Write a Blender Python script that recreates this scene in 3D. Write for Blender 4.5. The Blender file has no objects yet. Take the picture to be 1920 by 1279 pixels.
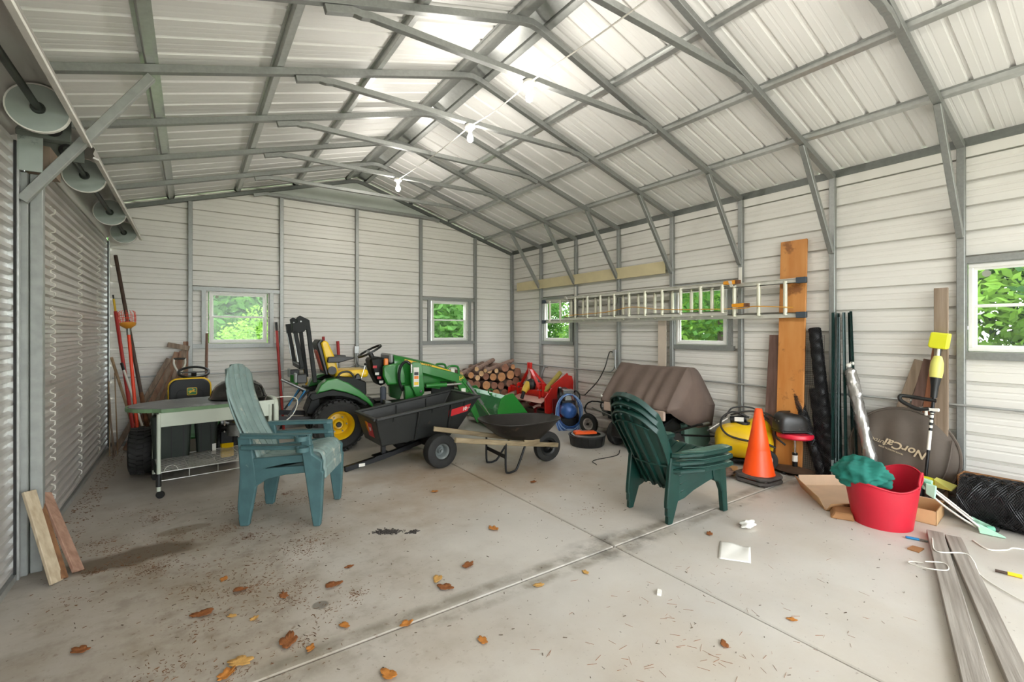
import bpy, bmesh, math, random
from mathutils import Vector, Matrix
random.seed(7)
S = bpy.context.scene
COL = S.collection
# ------------------------------------------------------------------ camera
cam_d = bpy.data.cameras.new('camera'); cam = bpy.data.objects.new('camera', cam_d); COL.objects.link(cam)
cam_d.sensor_width = 36.0; cam_d.lens = 868.0/1920*36; cam_d.shift_y = -17.5/1920
cam_d.clip_start = 0.05; cam_d.clip_end = 300
YAW = math.atan(600/868)
cam.location = (0, 0, 1.585); cam.rotation_euler = (math.pi/2, 0, -YAW)
S.camera = cam
# ------------------------------------------------------------------ world, exposure
W = bpy.data.worlds.new('overcast_sky'); S.world = W; W.use_nodes = True
bg = W.node_tree.nodes['Background']
bg.inputs[0].default_value = (0.92, 0.97, 1.0, 1); bg.inputs[1].default_value = 8.0
S.view_settings.view_transform = 'Standard'; S.view_settings.look = 'None'
S.view_settings.exposure = 0.12; S.view_settings.gamma = 1.0
S.view_settings.use_curve_mapping = False
S.cycles.max_bounces = 6; S.cycles.diffuse_bounces = 4; S.cycles.glossy_bounces = 3; S.cycles.transmission_bounces = 3; S.cycles.transparent_max_bounces = 6
S.cycles.caustics_reflective = False; S.cycles.caustics_refractive = False
S.cycles.use_adaptive_sampling = True; S.cycles.adaptive_threshold = .08; S.cycles.adaptive_min_samples = 16
BULB = 500.0
# ------------------------------------------------------------------ materials
def srgb(h):
    h = h.lstrip('#'); c = [int(h[i:i+2], 16)/255 for i in (0, 2, 4)]
    return tuple(((x+.055)/1.055)**2.4 if x > .04045 else x/12.92 for x in c)
def _n(nt, t, **kw):
    n = nt.nodes.new(t)
    for k, v in kw.items():
        if k.startswith('i_'): n.inputs[int(k[2:])].default_value = v
        else: setattr(n, k, v)
    return n
MATS = {}
def mat(name, col, rough=.5, metal=0.0, var=.10, scale=6.0, bump=0.0, bscale=60.0, stretch=None, col2=None,
        spot=None, spot_at=.62, spot_scale=5.0, emit=None, spec=.5, coat=0.0, detail=5.0):
    if isinstance(col, str): col = srgb(col)
    if isinstance(col2, str): col2 = srgb(col2)
    if isinstance(spot, str): spot = srgb(spot)
    m = bpy.data.materials.new(name); m.use_nodes = True; nt = m.node_tree; b = nt.nodes['Principled BSDF']
    L = nt.links.new
    b.inputs['Roughness'].default_value = rough; b.inputs['Metallic'].default_value = metal
    b.inputs['Specular IOR Level'].default_value = spec; b.inputs['Coat Weight'].default_value = coat
    tc = _n(nt, 'ShaderNodeTexCoord'); mp = _n(nt, 'ShaderNodeMapping'); L(tc.outputs['Object'], mp.inputs[0])
    if stretch: mp.inputs['Scale'].default_value = stretch
    nz = _n(nt, 'ShaderNodeTexNoise'); nz.inputs['Scale'].default_value = scale; nz.inputs['Detail'].default_value = detail
    L(mp.outputs[0], nz.inputs['Vector'])
    rp = _n(nt, 'ShaderNodeValToRGB'); L(nz.outputs[0], rp.inputs[0])
    a = col2 if col2 else tuple(c*(1-var) for c in col); z = col if col2 else tuple(min(1, c*(1+var)) for c in col)
    rp.color_ramp.elements[0].position = .32; rp.color_ramp.elements[1].position = .68
    rp.color_ramp.elements[0].color = (*a, 1); rp.color_ramp.elements[1].color = (*z, 1)
    out = rp.outputs[0]
    if spot:
        n2 = _n(nt, 'ShaderNodeTexNoise'); n2.inputs['Scale'].default_value = spot_scale; n2.inputs['Detail'].default_value = 8
        n2.inputs['Roughness'].default_value = .65
        L(tc.outputs['Object'], n2.inputs['Vector'])
        r2 = _n(nt, 'ShaderNodeValToRGB'); L(n2.outputs[0], r2.inputs[0])
        r2.color_ramp.elements[0].position = spot_at; r2.color_ramp.elements[1].position = min(1, spot_at+.09)
        r2.color_ramp.elements[0].color = (0, 0, 0, 1); r2.color_ramp.elements[1].color = (1, 1, 1, 1)
        mx = _n(nt, 'ShaderNodeMixRGB'); L(r2.outputs[0], mx.inputs[0]); L(out, mx.inputs[1])
        mx.inputs[2].default_value = (*spot, 1); out = mx.outputs[0]
    L(out, b.inputs['Base Color'])
    if bump:
        bn = _n(nt, 'ShaderNodeTexNoise'); bn.inputs['Scale'].default_value = bscale; bn.inputs['Detail'].default_value = 4
        L(mp.outputs[0], bn.inputs['Vector'])
        bp = _n(nt, 'ShaderNodeBump'); bp.inputs['Strength'].default_value = bump; bp.inputs['Distance'].default_value = .01
        L(bn.outputs[0], bp.inputs['Height']); L(bp.outputs[0], b.inputs['Normal'])
    if emit:
        b.inputs['Emission Color'].default_value = (*emit[0], 1); b.inputs['Emission Strength'].default_value = emit[1]
    MATS[name] = m
    return m
def wood(name, c1, c2, axis=2, rough=.7, knots=None, fine=26.0, kat=.7, ksc=7):
    st = [fine, fine, fine]; st[axis] = 1.3
    return mat(name, c1, rough, 0, col2=c2, scale=1.0, stretch=tuple(st), bump=.25, bscale=3.0, spot=knots, spot_at=kat, spot_scale=ksc)
# ------------------------------------------------------------------ mesh building
V = Vector
Z = V((0, 0, 1))
class MB:
    def __init__(s): s.v = []; s.f = []; s.M = None
    def add(s, vs, fs):
        o = len(s.v)
        s.v += [tuple(s.M @ V(p)) if s.M else tuple(p) for p in vs]
        s.f += [tuple(i+o for i in f) for f in fs]
        return s
    def box(s, x0, x1, y0, y1, z0, z1):
        return s.add([(x0,y0,z0),(x1,y0,z0),(x1,y1,z0),(x0,y1,z0),(x0,y0,z1),(x1,y0,z1),(x1,y1,z1),(x0,y1,z1)],
              [(0,3,2,1),(4,5,6,7),(0,1,5,4),(1,2,6,5),(2,3,7,6),(3,0,4,7)])
    def hexa(s, p):       # 8 corners, bottom 4 then top 4
        return s.add(p, [(0,3,2,1),(4,5,6,7),(0,1,5,4),(1,2,6,5),(2,3,7,6),(3,0,4,7)])
    def sweep(s, pts, sec, up=None, closed=False, caps=True, scales=None):
        pts = [V(p) for p in pts]; n = len(pts); m = len(sec)
        T = []
        for i in range(n):
            a = pts[i-1] if (i or closed) else pts[i]; b = pts[(i+1) % n] if (i < n-1 or closed) else pts[i]
            t = (b-a); T.append(t.normalized() if t.length > 1e-9 else Z.copy())
        u = V(up) if up is not None else (V((0,0,1)) if abs(T[0].z) < .9 else V((1,0,0)))
        vs = []; prev = u
        for i in range(n):
            base = u if up is not None else prev
            w = T[i].cross(base)
            if w.length < 1e-6: w = T[i].orthogonal()
            w.normalize(); uu = w.cross(T[i]).normalized()
            if up is None: prev = uu
            k = scales[i] if scales else 1
            for (a, b) in sec: vs.append(pts[i] + w*a*k + uu*b*k)
        fs = []
        for i in range(n if closed else n-1):
            j = (i+1) % n
            for q in range(m):
                r = (q+1) % m
                fs.append((i*m+q, i*m+r, j*m+r, j*m+q))
        if caps and not closed:
            fs.append(tuple(range(m-1, -1, -1))); fs.append(tuple((n-1)*m+q for q in range(m)))
        return s.add(vs, fs)
    def bar(s, p, q, w, h=None, up=None):
        h = h or w
        return s.sweep([p, q], [(-w/2,-h/2),(w/2,-h/2),(w/2,h/2),(-w/2,h/2)], up)
    def tube(s, pts, r, n=8, closed=False, caps=True, up=None):
        sc = None
        if isinstance(r, (list, tuple)): sc = r; r = 1
        return s.sweep(pts, [(r*math.cos(2*math.pi*k/n), r*math.sin(2*math.pi*k/n)) for k in range(n)], up, closed, caps, sc)
    def cyl(s, p, q, r, n=16, r2=None):
        return s.tube([p, q], [r, r if r2 is None else r2], n)
    def lathe(s, prof, n=24, axis=None, at=(0,0,0), close=False):
        R = Matrix.Identity(3)
        if axis is not None: R = Z.rotation_difference(V(axis)).to_matrix()
        at = V(at); vs = []; fs = []; m = len(prof)
        for (r, z) in prof:
            for k in range(n):
                a = 2*math.pi*k/n
                vs.append(at + R @ V((r*math.cos(a), r*math.sin(a), z)))
        for i in range(m if close else m-1):
            j = (i+1) % m
            for k in range(n):
                l = (k+1) % n
                fs.append((i*n+k, i*n+l, j*n+l, j*n+k))
        if not close:
            if prof[0][0] > 1e-6: fs.append(tuple(range(n-1, -1, -1)))
            if prof[-1][0] > 1e-6: fs.append(tuple((m-1)*n+k for k in range(n)))
        return s.add(vs, fs)
    def prism(s, poly, a, b, plane='xz'):   # polygon in a plane, extruded from a to b along the third axis
        f = {'xz': lambda u, v, w: (u, w, v), 'xy': lambda u, v, w: (u, v, w), 'yz': lambda u, v, w: (w, u, v)}[plane]
        n = len(poly)
        vs = [f(u, v, a) for u, v in poly] + [f(u, v, b) for u, v in poly]
        fs = [tuple(range(n-1, -1, -1)), tuple(range(n, 2*n))] + [(i, (i+1) % n, n+(i+1) % n, n+i) for i in range(n)]
        return s.add(vs, fs)
    def ball(s, c, r, n=16, m=10, sc=(1,1,1)):
        vs = []; fs = []
        for i in range(m+1):
            t = math.pi*i/m
            for k in range(n):
                a = 2*math.pi*k/n
                vs.append((c[0]+r*sc[0]*math.sin(t)*math.cos(a), c[1]+r*sc[1]*math.sin(t)*math.sin(a), c[2]+r*sc[2]*math.cos(t)))
        for i in range(m):
            for k in range(n):
                l = (k+1) % n
                fs.append((i*n+k, (i+1)*n+k, (i+1)*n+l, i*n+l))
        return s.add(vs, fs)
    def grid(s, fn, nu, nv, wrap=False):
        vs = [fn(i/nu, j/nv) for i in range(nu+1) for j in range(nv+1)]
        fs = [(i*(nv+1)+j, (i+1)*(nv+1)+j, (i+1)*(nv+1)+j+1, i*(nv+1)+j+1) for i in range(nu) for j in range(nv)]
        return s.add(vs, fs)
    def build(s, name, m, parent=None, smooth=None, bevel=0, solid=0, sub=0, weld=False, kind=None, seg=1):
        me = bpy.data.meshes.new(name); me.from_pydata(s.v, [], s.f); me.update()
        bm = bmesh.new(); bm.from_mesh(me)
        if weld: bmesh.ops.remove_doubles(bm, verts=bm.verts, dist=1e-5)
        bmesh.ops.recalc_face_normals(bm, faces=bm.faces); bm.to_mesh(me); bm.free()
        if smooth is not None:
            me.shade_smooth()
            if smooth < 180: me.set_sharp_from_angle(angle=math.radians(smooth))
        me.materials.append(m if not isinstance(m, str) else MATS[m])
        o = bpy.data.objects.new(name, me); COL.objects.link(o)
        if parent is not None: o.parent = parent
        if solid:
            k = o.modifiers.new('thickness', 'SOLIDIFY'); k.thickness = solid; k.offset = 0
        if bevel:
            k = o.modifiers.new('edges', 'BEVEL'); k.width = bevel; k.segments = seg; k.limit_method = 'ANGLE'; k.angle_limit = .6
        if sub:
            k = o.modifiers.new('round', 'SUBSURF'); k.levels = sub; k.render_levels = sub
        if kind: o['kind'] = kind
        return o
def tag(o, label=None, cat=None, group=None, kind=None):
    if label: o['label'] = label
    if cat: o['category'] = cat
    if group: o['group'] = group
    if kind: o['kind'] = kind
    return o
def thing(name, label, cat, loc=(0,0,0), rz=0.0, group=None, rot=None):
    o = bpy.data.objects.new(name, None); COL.objects.link(o); o.empty_display_size = .1
    o.location = loc; o.rotation_euler = rot if rot else (0, 0, math.radians(rz))
    return tag(o, label, cat, group)
def struct(name, label=None):
    o = bpy.data.objects.new(name, None); COL.objects.link(o); o.empty_display_size = .1; o['kind'] = 'structure'
    if label: o['label'] = label
    return o
def share(src, name, parent=None, loc=None, rot=None, sc=None, m=None):
    o = src.copy(); o.name = name; COL.objects.link(o); o.parent = parent
    if loc is not None: o.location = loc
    if rot is not None: o.rotation_euler = rot
    if sc is not None: o.scale = sc
    if m is not None:
        o.data = o.data.copy(); o.data.materials[0] = MATS[m]
    return o
def dup(root, loc, rz=0.0, label=None, group=None, rot=None):
    r = root.copy(); COL.objects.link(r); r.location = loc; r.rotation_euler = rot if rot else (0, 0, math.radians(rz))
    if label: r['label'] = label
    if group: r['group'] = group
    for ch in list(root.children):
        c = ch.copy(); COL.objects.link(c); c.parent = r
        for g in list(ch.children):
            d = g.copy(); COL.objects.link(d); d.parent = c
    return r
def text(s, body, size, M4, name='lettering', m=None, parent=None, ext=.001, bold=0.0, shear=0.0):
    cu = bpy.data.curves.new('t', 'FONT'); cu.body = body; cu.size = size; cu.extrude = ext; cu.offset = bold; cu.shear = shear
    cu.align_x = 'CENTER'; cu.align_y = 'CENTER'; cu.resolution_u = 3
    ob = bpy.data.objects.new('t', cu); COL.objects.link(ob)
    dg = bpy.context.evaluated_depsgraph_get()
    me = bpy.data.meshes.new_from_object(ob.evaluated_get(dg))
    bpy.data.objects.remove(ob); bpy.data.curves.remove(cu)
    me.transform(M4); me.materials.clear(); me.materials.append(MATS[m])
    o = bpy.data.objects.new(name, me); COL.objects.link(o)
    if parent is not None: o.parent = parent
    return o
def basis(origin, xa, ya):      # matrix whose local x and y lie along xa, ya
    x = V(xa).normalized(); y = V(ya); z = x.cross(y).normalized(); y = z.cross(x)
    M = Matrix((x, y, z)).transposed().to_4x4(); M.translation = V(origin); return M
def arc(cx, cy, r, a0, a1, n):
    return [(cx+r*math.cos(math.radians(a0+(a1-a0)*i/n)), cy+r*math.sin(math.radians(a0+(a1-a0)*i/n))) for i in range(n+1)]
def rrect(x0, x1, y0, y1, r, n=4):
    return arc(x1-r, y0+r, r, -90, 0, n)+arc(x1-r, y1-r, r, 0, 90, n)+arc(x0+r, y1-r, r, 90, 180, n)+arc(x0+r, y0+r, r, 180, 270, n)
def bez(p0, p1, p2, p3, n=10):
    p0, p1, p2, p3 = map(V, (p0, p1, p2, p3)); o = []
    for i in range(n+1):
        t = i/n; o.append(p0*(1-t)**3+p1*3*t*(1-t)**2+p2*3*t*t*(1-t)+p3*t**3)
    return o
def smoothpath(pts, n=4):      # Catmull-Rom through points
    P = [V(p) for p in pts]; P = [P[0]*2-P[1]]+P+[P[-1]*2-P[-2]]; o = []
    for i in range(1, len(P)-2):
        for k in range(n):
            t = k/n
            o.append(.5*((2*P[i])+(P[i+1]-P[i-1])*t+(2*P[i-1]-5*P[i]+4*P[i+1]-P[i+2])*t*t+(3*P[i]-P[i-1]-3*P[i+1]+P[i+2])*t**3))
    o.append(P[-2]); return o
# ------------------------------------------------------------------ room materials
mat('sheet', '#e0ddd6', .42, 0, var=.03, scale=1.2, spec=.5)
mat('sheet_roof', '#e9e8e4', .45, 0, var=.03, scale=1.0, spec=.45)
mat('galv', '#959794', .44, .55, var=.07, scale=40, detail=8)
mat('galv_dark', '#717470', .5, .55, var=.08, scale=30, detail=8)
mat('galv_bright', '#c0c2bf', .32, .7, var=.07, scale=25, detail=8)
mat('galv_green', '#9c9f9b', .5, .35, var=.10, scale=14)
mat('vinyl', '#e6e5e0', .4, 0, var=.02)
mat('white_paint', '#e0ddd4', .5, 0, var=.05)
mat('screw', '#8b8d88', .4, .8)
m = bpy.data.materials.new('pane_glass'); m.use_nodes = True; nt = m.node_tree; nt.nodes.clear()
_o = _n(nt, 'ShaderNodeOutputMaterial'); _t = _n(nt, 'ShaderNodeBsdfTransparent'); _g = _n(nt, 'ShaderNodeBsdfGlossy'); _x = _n(nt, 'ShaderNodeMixShader')
_d = _n(nt, 'ShaderNodeBsdfDiffuse'); _x2 = _n(nt, 'ShaderNodeMixShader')
_nz = _n(nt, 'ShaderNodeTexNoise'); _nz.inputs['Scale'].default_value = 3.0
_rp = _n(nt, 'ShaderNodeMapRange'); _rp.inputs['From Min'].default_value = .35; _rp.inputs['From Max'].default_value = .75; _rp.inputs['To Min'].default_value = .02; _rp.inputs['To Max'].default_value = .018
nt.links.new(_nz.outputs[0], _rp.inputs[0]); nt.links.new(_rp.outputs[0], _x2.inputs[0])
_g.inputs['Roughness'].default_value = .05; _x.inputs[0].default_value = .016; _d.inputs[0].default_value = (.8, .85, .85, 1)
nt.links.new(_t.outputs[0], _x2.inputs[1]); nt.links.new(_d.outputs[0], _x2.inputs[2])
nt.links.new(_x2.outputs[0], _x.inputs[1]); nt.links.new(_g.outputs[0], _x.inputs[2]); nt.links.new(_x.outputs[0], _o.inputs[0])
MATS['pane_glass'] = m
# concrete, with damp stains, tyre dust and dirt along the control joints
m = mat('concrete', '#c1bcb4', .55, 0, var=.07, scale=1.6, bump=.12, bscale=25)
nt = m.node_tree; b = nt.nodes['Principled BSDF']; L = nt.links.new
src = b.inputs['Base Color'].links[0].from_socket
tc = _n(nt, 'ShaderNodeTexCoord')
def stain(src, scale, lo, hi, col, amt=1.0, detail=8, extra=None):
    n = _n(nt, 'ShaderNodeTexNoise'); n.inputs['Scale'].default_value = scale; n.inputs['Detail'].default_value = detail; n.inputs['Roughness'].default_value = .62
    L(tc.outputs['Object'], n.inputs['Vector'])
    r = _n(nt, 'ShaderNodeMapRange'); r.inputs['From Min'].default_value = lo; r.inputs['From Max'].default_value = hi; r.inputs['To Max'].default_value = amt
    L(n.outputs[0], r.inputs[0]); f = r.outputs[0]
    if extra is not None:
        q = _n(nt, 'ShaderNodeMath', operation='MULTIPLY'); L(f, q.inputs[0]); L(extra, q.inputs[1]); f = q.outputs[0]
    x = _n(nt, 'ShaderNodeMixRGB'); L(f, x.inputs[0]); L(src, x.inputs[1]); x.inputs[2].default_value = (*srgb(col), 1)
    return x.outputs[0]
sx = _n(nt, 'ShaderNodeSeparateXYZ'); L(tc.outputs['Object'], sx.inputs[0])
def band(axis, at, half, soft):
    a = _n(nt, 'ShaderNodeMath', operation='SUBTRACT'); L(sx.outputs[axis], a.inputs[0]); a.inputs[1].default_value = at
    c = _n(nt, 'ShaderNodeMath', operation='ABSOLUTE'); L(a.outputs[0], c.inputs[0])
    r = _n(nt, 'ShaderNodeMapRange'); r.inputs['From Min'].default_value = half; r.inputs['From Max'].default_value = half+soft
    r.inputs['To Min'].default_value = 1; r.inputs['To Max'].default_value = 0; L(c.outputs[0], r.inputs[0]); return r.outputs[0]
def blob(cx, cy, rx, ry, soft=.5):
    a = _n(nt, 'ShaderNodeMath', operation='SUBTRACT'); L(sx.outputs[0], a.inputs[0]); a.inputs[1].default_value = cx
    c = _n(nt, 'ShaderNodeMath', operation='SUBTRACT'); L(sx.outputs[1], c.inputs[0]); c.inputs[1].default_value = cy
    cv = _n(nt, 'ShaderNodeCombineXYZ'); 
    for q, s_, k in ((a, rx, 0), (c, ry, 1)):
        d = _n(nt, 'ShaderNodeMath', operation='DIVIDE'); L(q.outputs[0], d.inputs[0]); d.inputs[1].default_value = s_; L(d.outputs[0], cv.inputs[k])
    ln = _n(nt, 'ShaderNodeVectorMath', operation='LENGTH'); L(cv.outputs[0], ln.inputs[0])
    n = _n(nt, 'ShaderNodeTexNoise'); n.inputs['Scale'].default_value = 4.0; n.inputs['Detail'].default_value = 6; L(tc.outputs['Object'], n.inputs['Vector'])
    ad = _n(nt, 'ShaderNodeMath', operation='ADD'); L(ln.outputs['Value'], ad.inputs[0]); L(n.outputs[0], ad.inputs[1])
    r = _n(nt, 'ShaderNodeMapRange'); r.inputs['From Min'].default_value = 1.5-soft; r.inputs['From Max'].default_value = 1.5
    r.inputs['To Min'].default_value = 1; r.inputs['To Max'].default_value = 0; L(ad.outputs[0], r.inputs[0]); return r.outputs[0]
src = stain(src, .55, .42, .70, '#a28d70', .45)
src = stain(src, .9, .25, .6, '#84745e', .85, extra=blob(-.1, 3.6, 2.0, 3.4, 1.1))
src = stain(src, 7, .50, .66, '#6b5a45', .5, extra=blob(.1, 3.4, 1.6, 2.8, 1.0))
src = stain(src, 2.3, .52, .75, '#86775f', .55, extra=blob(.3, 3.2, 1.9, 2.6, .9))
src = stain(src, 1.1, .30, .60, '#9a7c58', .65, extra=blob(2.6, 4.6, 2.2, 1.4, .9))
src = stain(src, 5, .36, .58, '#7b7466', .75, extra=band(1, 2.445, .018, .05))
src = stain(src, 5, .40, .60, '#857d6f', .7, extra=band(1, 2.315, .016, .05))
src = stain(src, 6, .40, .62, '#5f5b53', .8, extra=blob(2.62, 2.40, .62, .22, .6))
src = stain(src, 2, .0, .2, '#5f513f', .85, extra=blob(-.36, 4.2, .42, .17, .3))
src = stain(src, 2, .0, .2, '#75664f', .6, extra=blob(-.05, 4.55, .22, .09, .3))
src = stain(src, 26, .60, .68, '#6d543a', .8, extra=blob(.4, 3.0, 1.7, 2.2, 1.0))
src = stain(src, 40, .64, .70, '#5a4a3a', .6)
src = stain(src, 3, .0, .2, '#5b574f', .7, extra=blob(.61, 2.84, .05, .05, .2))
L(src, b.inputs['Base Color'])
# ------------------------------------------------------------------ dimensions
XL, XR, YB, YF, XC = -.93, 5.784, 8.37, -2.2, 2.427
PITCH = .2286; SL = .298; ZP = 4.25                # rafter underside: z = ZP - SL*|x-XC|
FR = [8.37-1.032*k for k in range(11)]
def zr(x): return ZP-SL*abs(x-XC)
EAVE = zr(XR)
# ------------------------------------------------------------------ floor: four slabs with saw-cut joints between them
floor = struct('floor', 'grey concrete floor with brown stains and control joints')
MB().box(XL-.4, XR+.3, YF-.3, YB+.3, -.12, -.03).build('slab_bed', 'concrete', floor)
jx, jy, g = 2.57, 2.38, .006
for (x0, x1) in ((XL-.4, jx-g), (jx+g, XR+.3)):
    for (y0, y1) in ((YF-.3, jy-g), (jy+g, YB+.3)):
        MB().box(x0, x1, y0, y1, -.06, 0).build('slab', 'concrete', floor, bevel=.006)
# ------------------------------------------------------------------ ribbed sheets
def rib_profile(k):
    """(z, depth) points of one 9 inch module that starts at its rib"""
    z = .1888+PITCH*k
    return [(z, 0), (z+.003, .040), (z+.026, .040), (z+.034, 0), (z+.100, 0), (z+.106, .004), (z+.118, .004), (z+.124, 0),
            (z+.158, 0), (z+.164, .004), (z+.176, .004), (z+.182, 0)]
def ribbed(wall, P, a0, a1, ztop, holes, lohi=None, zbase=0.0, sheetn=4, m='sheet'):
    pts = [(zbase, 0)] if zbase < .18 else []
    k0 = int((zbase-.1888)//PITCH)
    for k in range(k0, 30):
        for p in rib_profile(k):
            if zbase < p[0] < ztop: pts.append(p)
    if pts[0][0] > zbase: pts.insert(0, (zbase, 0))
    pts.append((ztop, pts[-1][1]))
    zs = sorted({h[i] for h in holes for i in (2, 3)})
    q = []
    for a, b in zip(pts, pts[1:]):
        q.append(a)
        for z in zs:
            if a[0]+1e-4 < z < b[0]-1e-4:
                t = (z-a[0])/(b[0]-a[0]); q.append((z, a[1]+t*(b[1]-a[1])))
    q.append(pts[-1])
    sheets = {}
    for a, b in zip(q, q[1:]):
        zm = (a[0]+b[0])/2
        s = int((zm-.1888-.02+PITCH*4)//(PITCH*sheetn))
        mb = sheets.setdefault(s, MB())
        cuts = sorted((h[0], h[1]) for h in holes if h[2] < zm < h[3])
        lo0, hi0 = lohi(a[0]) if lohi else (a0, a1); lo1, hi1 = lohi(b[0]) if lohi else (a0, a1)
        edges = [(lo0, lo1)]
        for c in cuts: edges += [(c[0], c[0]), (c[1], c[1])]
        edges.append((hi0, hi1))
        for i in range(0, len(edges), 2):
            (l0, l1), (h0, h1) = edges[i], edges[i+1]
            if h0-l0 < 1e-3 and h1-l1 < 1e-3: continue
            mb.add([P(l0, a[0], a[1]), P(h0, a[0], a[1]), P(h1, b[0], b[1]), P(l1, b[0], b[1])], [(0, 1, 2, 3)])
    for s in sorted(sheets): sheets[s].build('panel', m, wall)
WR = lambda a, z, d: (XR+.032+d, a, z)
WBK = lambda a, z, d: (a, YB+.032+d, z)
WL = lambda a, z, d: (XL-.03-d, a, z)
WF = lambda a, z, d: (a, YF-d, z)
WZ0, WZ1 = 1.405, 2.195
win_r = [(.335, 1.115), (3.40, 4.19), (6.47, 7.275)]
win_b = [(.205, 1.005), (3.87, 4.67)]
wall_right = struct('wall_right', 'long white ribbed metal wall with galvanized posts')
wall_back = struct('wall_back', 'white ribbed metal gable wall at the far end')
wall_left = struct('wall_left', 'white metal side wall holding the two roll-up doors')
wall_front = struct('wall_front', 'white metal end wall around an opening added to let light in')
ribbed(wall_right, WR, YF, YB+.05, EAVE+.10, [(a, b, WZ0, WZ1) for a, b in win_r])
def gable(z):
    zz = max(EAVE+.1, z); half = (ZP+.1-zz)/SL
    return (max(XL-.02, XC-half), min(XR+.05, XC+half)) if z > EAVE+.1 else (XL-.02, XR+.05)
ribbed(wall_back, WBK, XL, XR, ZP+.09, [(a, b, WZ0, WZ1) for a, b in win_b], gable)
DOORS = [(1.15, 4.22), (4.62, 8.18)]; DH = 2.80
ribbed(wall_left, WL, YF, YB+.05, EAVE+.10, [(a, b, -1, DH) for a, b in DOORS])
OPEN = (-.45, 5.35, -1, 3.1)  # wide unseen opening, added to let sky light in from behind
ribbed(wall_front, WF, XL, XR, ZP+.09, [OPEN], gable)
# eave trims, base rails
def wbar(wall, name, P, a0, a1, z0, z1, d0, d1, m='galv', bevel=0):
    mb = MB(); mb.hexa([P(a0,z0,d0),P(a1,z0,d0),P(a1,z0,d1),P(a0,z0,d1),P(a0,z1,d0),P(a1,z1,d0),P(a1,z1,d1),P(a0,z1,d1)])
    return mb.build(name, m, wall, bevel=bevel)
wbar(wall_right, 'eave_trim', WR, YF, YB, EAVE-.075, EAVE+.02, -.012, -.002, 'sheet')
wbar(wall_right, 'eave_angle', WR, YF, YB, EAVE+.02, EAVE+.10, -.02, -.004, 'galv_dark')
wbar(wall_right, 'base_rail', WR, YF, YB, 0, .057, -.06, -.003, 'galv')
wbar(wall_back, 'base_rail', WBK, XL, XR, 0, .057, -.06, -.003, 'galv')
# posts
for i, y in enumerate(FR[:-1]):
    if i == 0: wbar(wall_right, 'post', WR, y-.03, y+.03, 0, EAVE+.02, -.06, 0, 'galv', .004)
    else: wbar(wall_right, 'post', WR, y-.028, y+.028, 0, EAVE+.02, -.06, -.003, 'galv', .004)
for x, top in ((-.02, zr(-.02)), (1.205, 3.77), (2.42, 3.77), (3.64, 3.77), (4.853, zr(4.853))):
    wbar(wall_back, 'post', WBK, x-.028, x+.028, 0, top, -.06, -.003, 'galv', .004)
wbar(wall_back, 'header', WBK, .93, 3.92, 3.765, 3.822, -.062, -.004, 'galv', .004)
MB().prism([(.90, 3.815), (3.95, 3.815), (XC, ZP+.01)], YB+.008, YB+.012, 'xz').build('gable_sheet', mat('gable_green', '#c9cfc6', .5, var=.02), wall_back)
# window openings: header, sill and jamb tubes
def framing(wall, P, a0, a1, w0, w1):
    wbar(wall, 'girt', P, a0, a1, 2.203, 2.26, -.05, -.004, 'galv')
    wbar(wall, 'girt', P, a0, a1, 1.335, 1.398, -.05, -.004, 'galv')
    for q in (w0, w1): wbar(wall, 'jamb', P, q-.028, q+.028, 1.398, 2.203, -.046, -.004, 'galv')
nwin = 0
def window(P, w0, w1, wall_name, rev=False):
    global nwin; nwin += 1
    o = struct('window_%d' % nwin, 'white vinyl double-hung window in the %s wall' % wall_name)
    a0, a1, z0, z1 = w0+.012, w1-.012, WZ0+.002, WZ1-.002
    def ring(name, a0, a1, z0, z1, t, d0, d1):
        mb = MB()
        for (p, q, r, s) in ((a0, a1, z0, z0+t), (a0, a1, z1-t, z1), (a0, a0+t, z0+t, z1-t), (a1-t, a1, z0+t, z1-t)):
            mb.hexa([P(p,r,d0),P(q,r,d0),P(q,r,d1),P(p,r,d1),P(p,s,d0),P(q,s,d0),P(q,s,d1),P(p,s,d1)])
        return mb.build(name, 'vinyl', o, bevel=.003)
    ring('frame', a0, a1, z0, z1, .032, -.02, .05)
    zm = 1.815
    up = ring('upper_sash', a0+.03, a1-.03, zm-.012, z1-.03, .022, .016, .036)
    lo = ring('lower_sash', a0+.03, a1-.03, z0+.03, zm+.014, .026, -.008, .014)
    for par, s0, s1, d in ((up, zm, z1-.045, .026), (lo, z0+.05, zm, .003)):
        mb = MB(); mb.hexa([P(a0+.045,s0,d),P(a1-.045,s0,d),P(a1-.045,s0,d+.003),P(a0+.045,s0,d+.003),P(a0+.045,s1,d),P(a1-.045,s1,d),P(a1-.045,s1,d+.003),P(a0+.045,s1,d+.003)])
        mb.build('pane', 'pane_glass', par)
    return o, up
framing(wall_back, WBK, .01, 1.175, .145, 1.06); framing(wall_back, WBK, 3.67, 4.825, 3.815, 4.72)
framing(wall_right, WR, .19, 1.16, .28, 1.10+.035); framing(wall_right, WR, 3.30, 4.25, 3.36, 4.225); framing(wall_right, WR, 6.37, 7.35, 6.425, 7.31)
mat('sticker', '#9a9d90', .6)
for (a, b) in win_b:
    o, up = window(WBK, a, b, 'far gable, ' + ('left' if a < 2 else 'right'))
    if a < 2: MB().cyl(WBK(a+.11, 2.12, .012), WBK(a+.11, 2.12, .0155), .022, 14).build('sticker', 'sticker', up)
for (a, b), nm in zip(win_r, ('long right, nearest', 'long right, middle', 'long right, farthest')):
    o, up = window(WR, a, b, nm)
    if a < 1: MB().cyl(WR(b-.125, 2.105, .012), WR(b-.125, 2.105, .0155), .03, 14).build('sticker', 'sticker', up)
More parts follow.
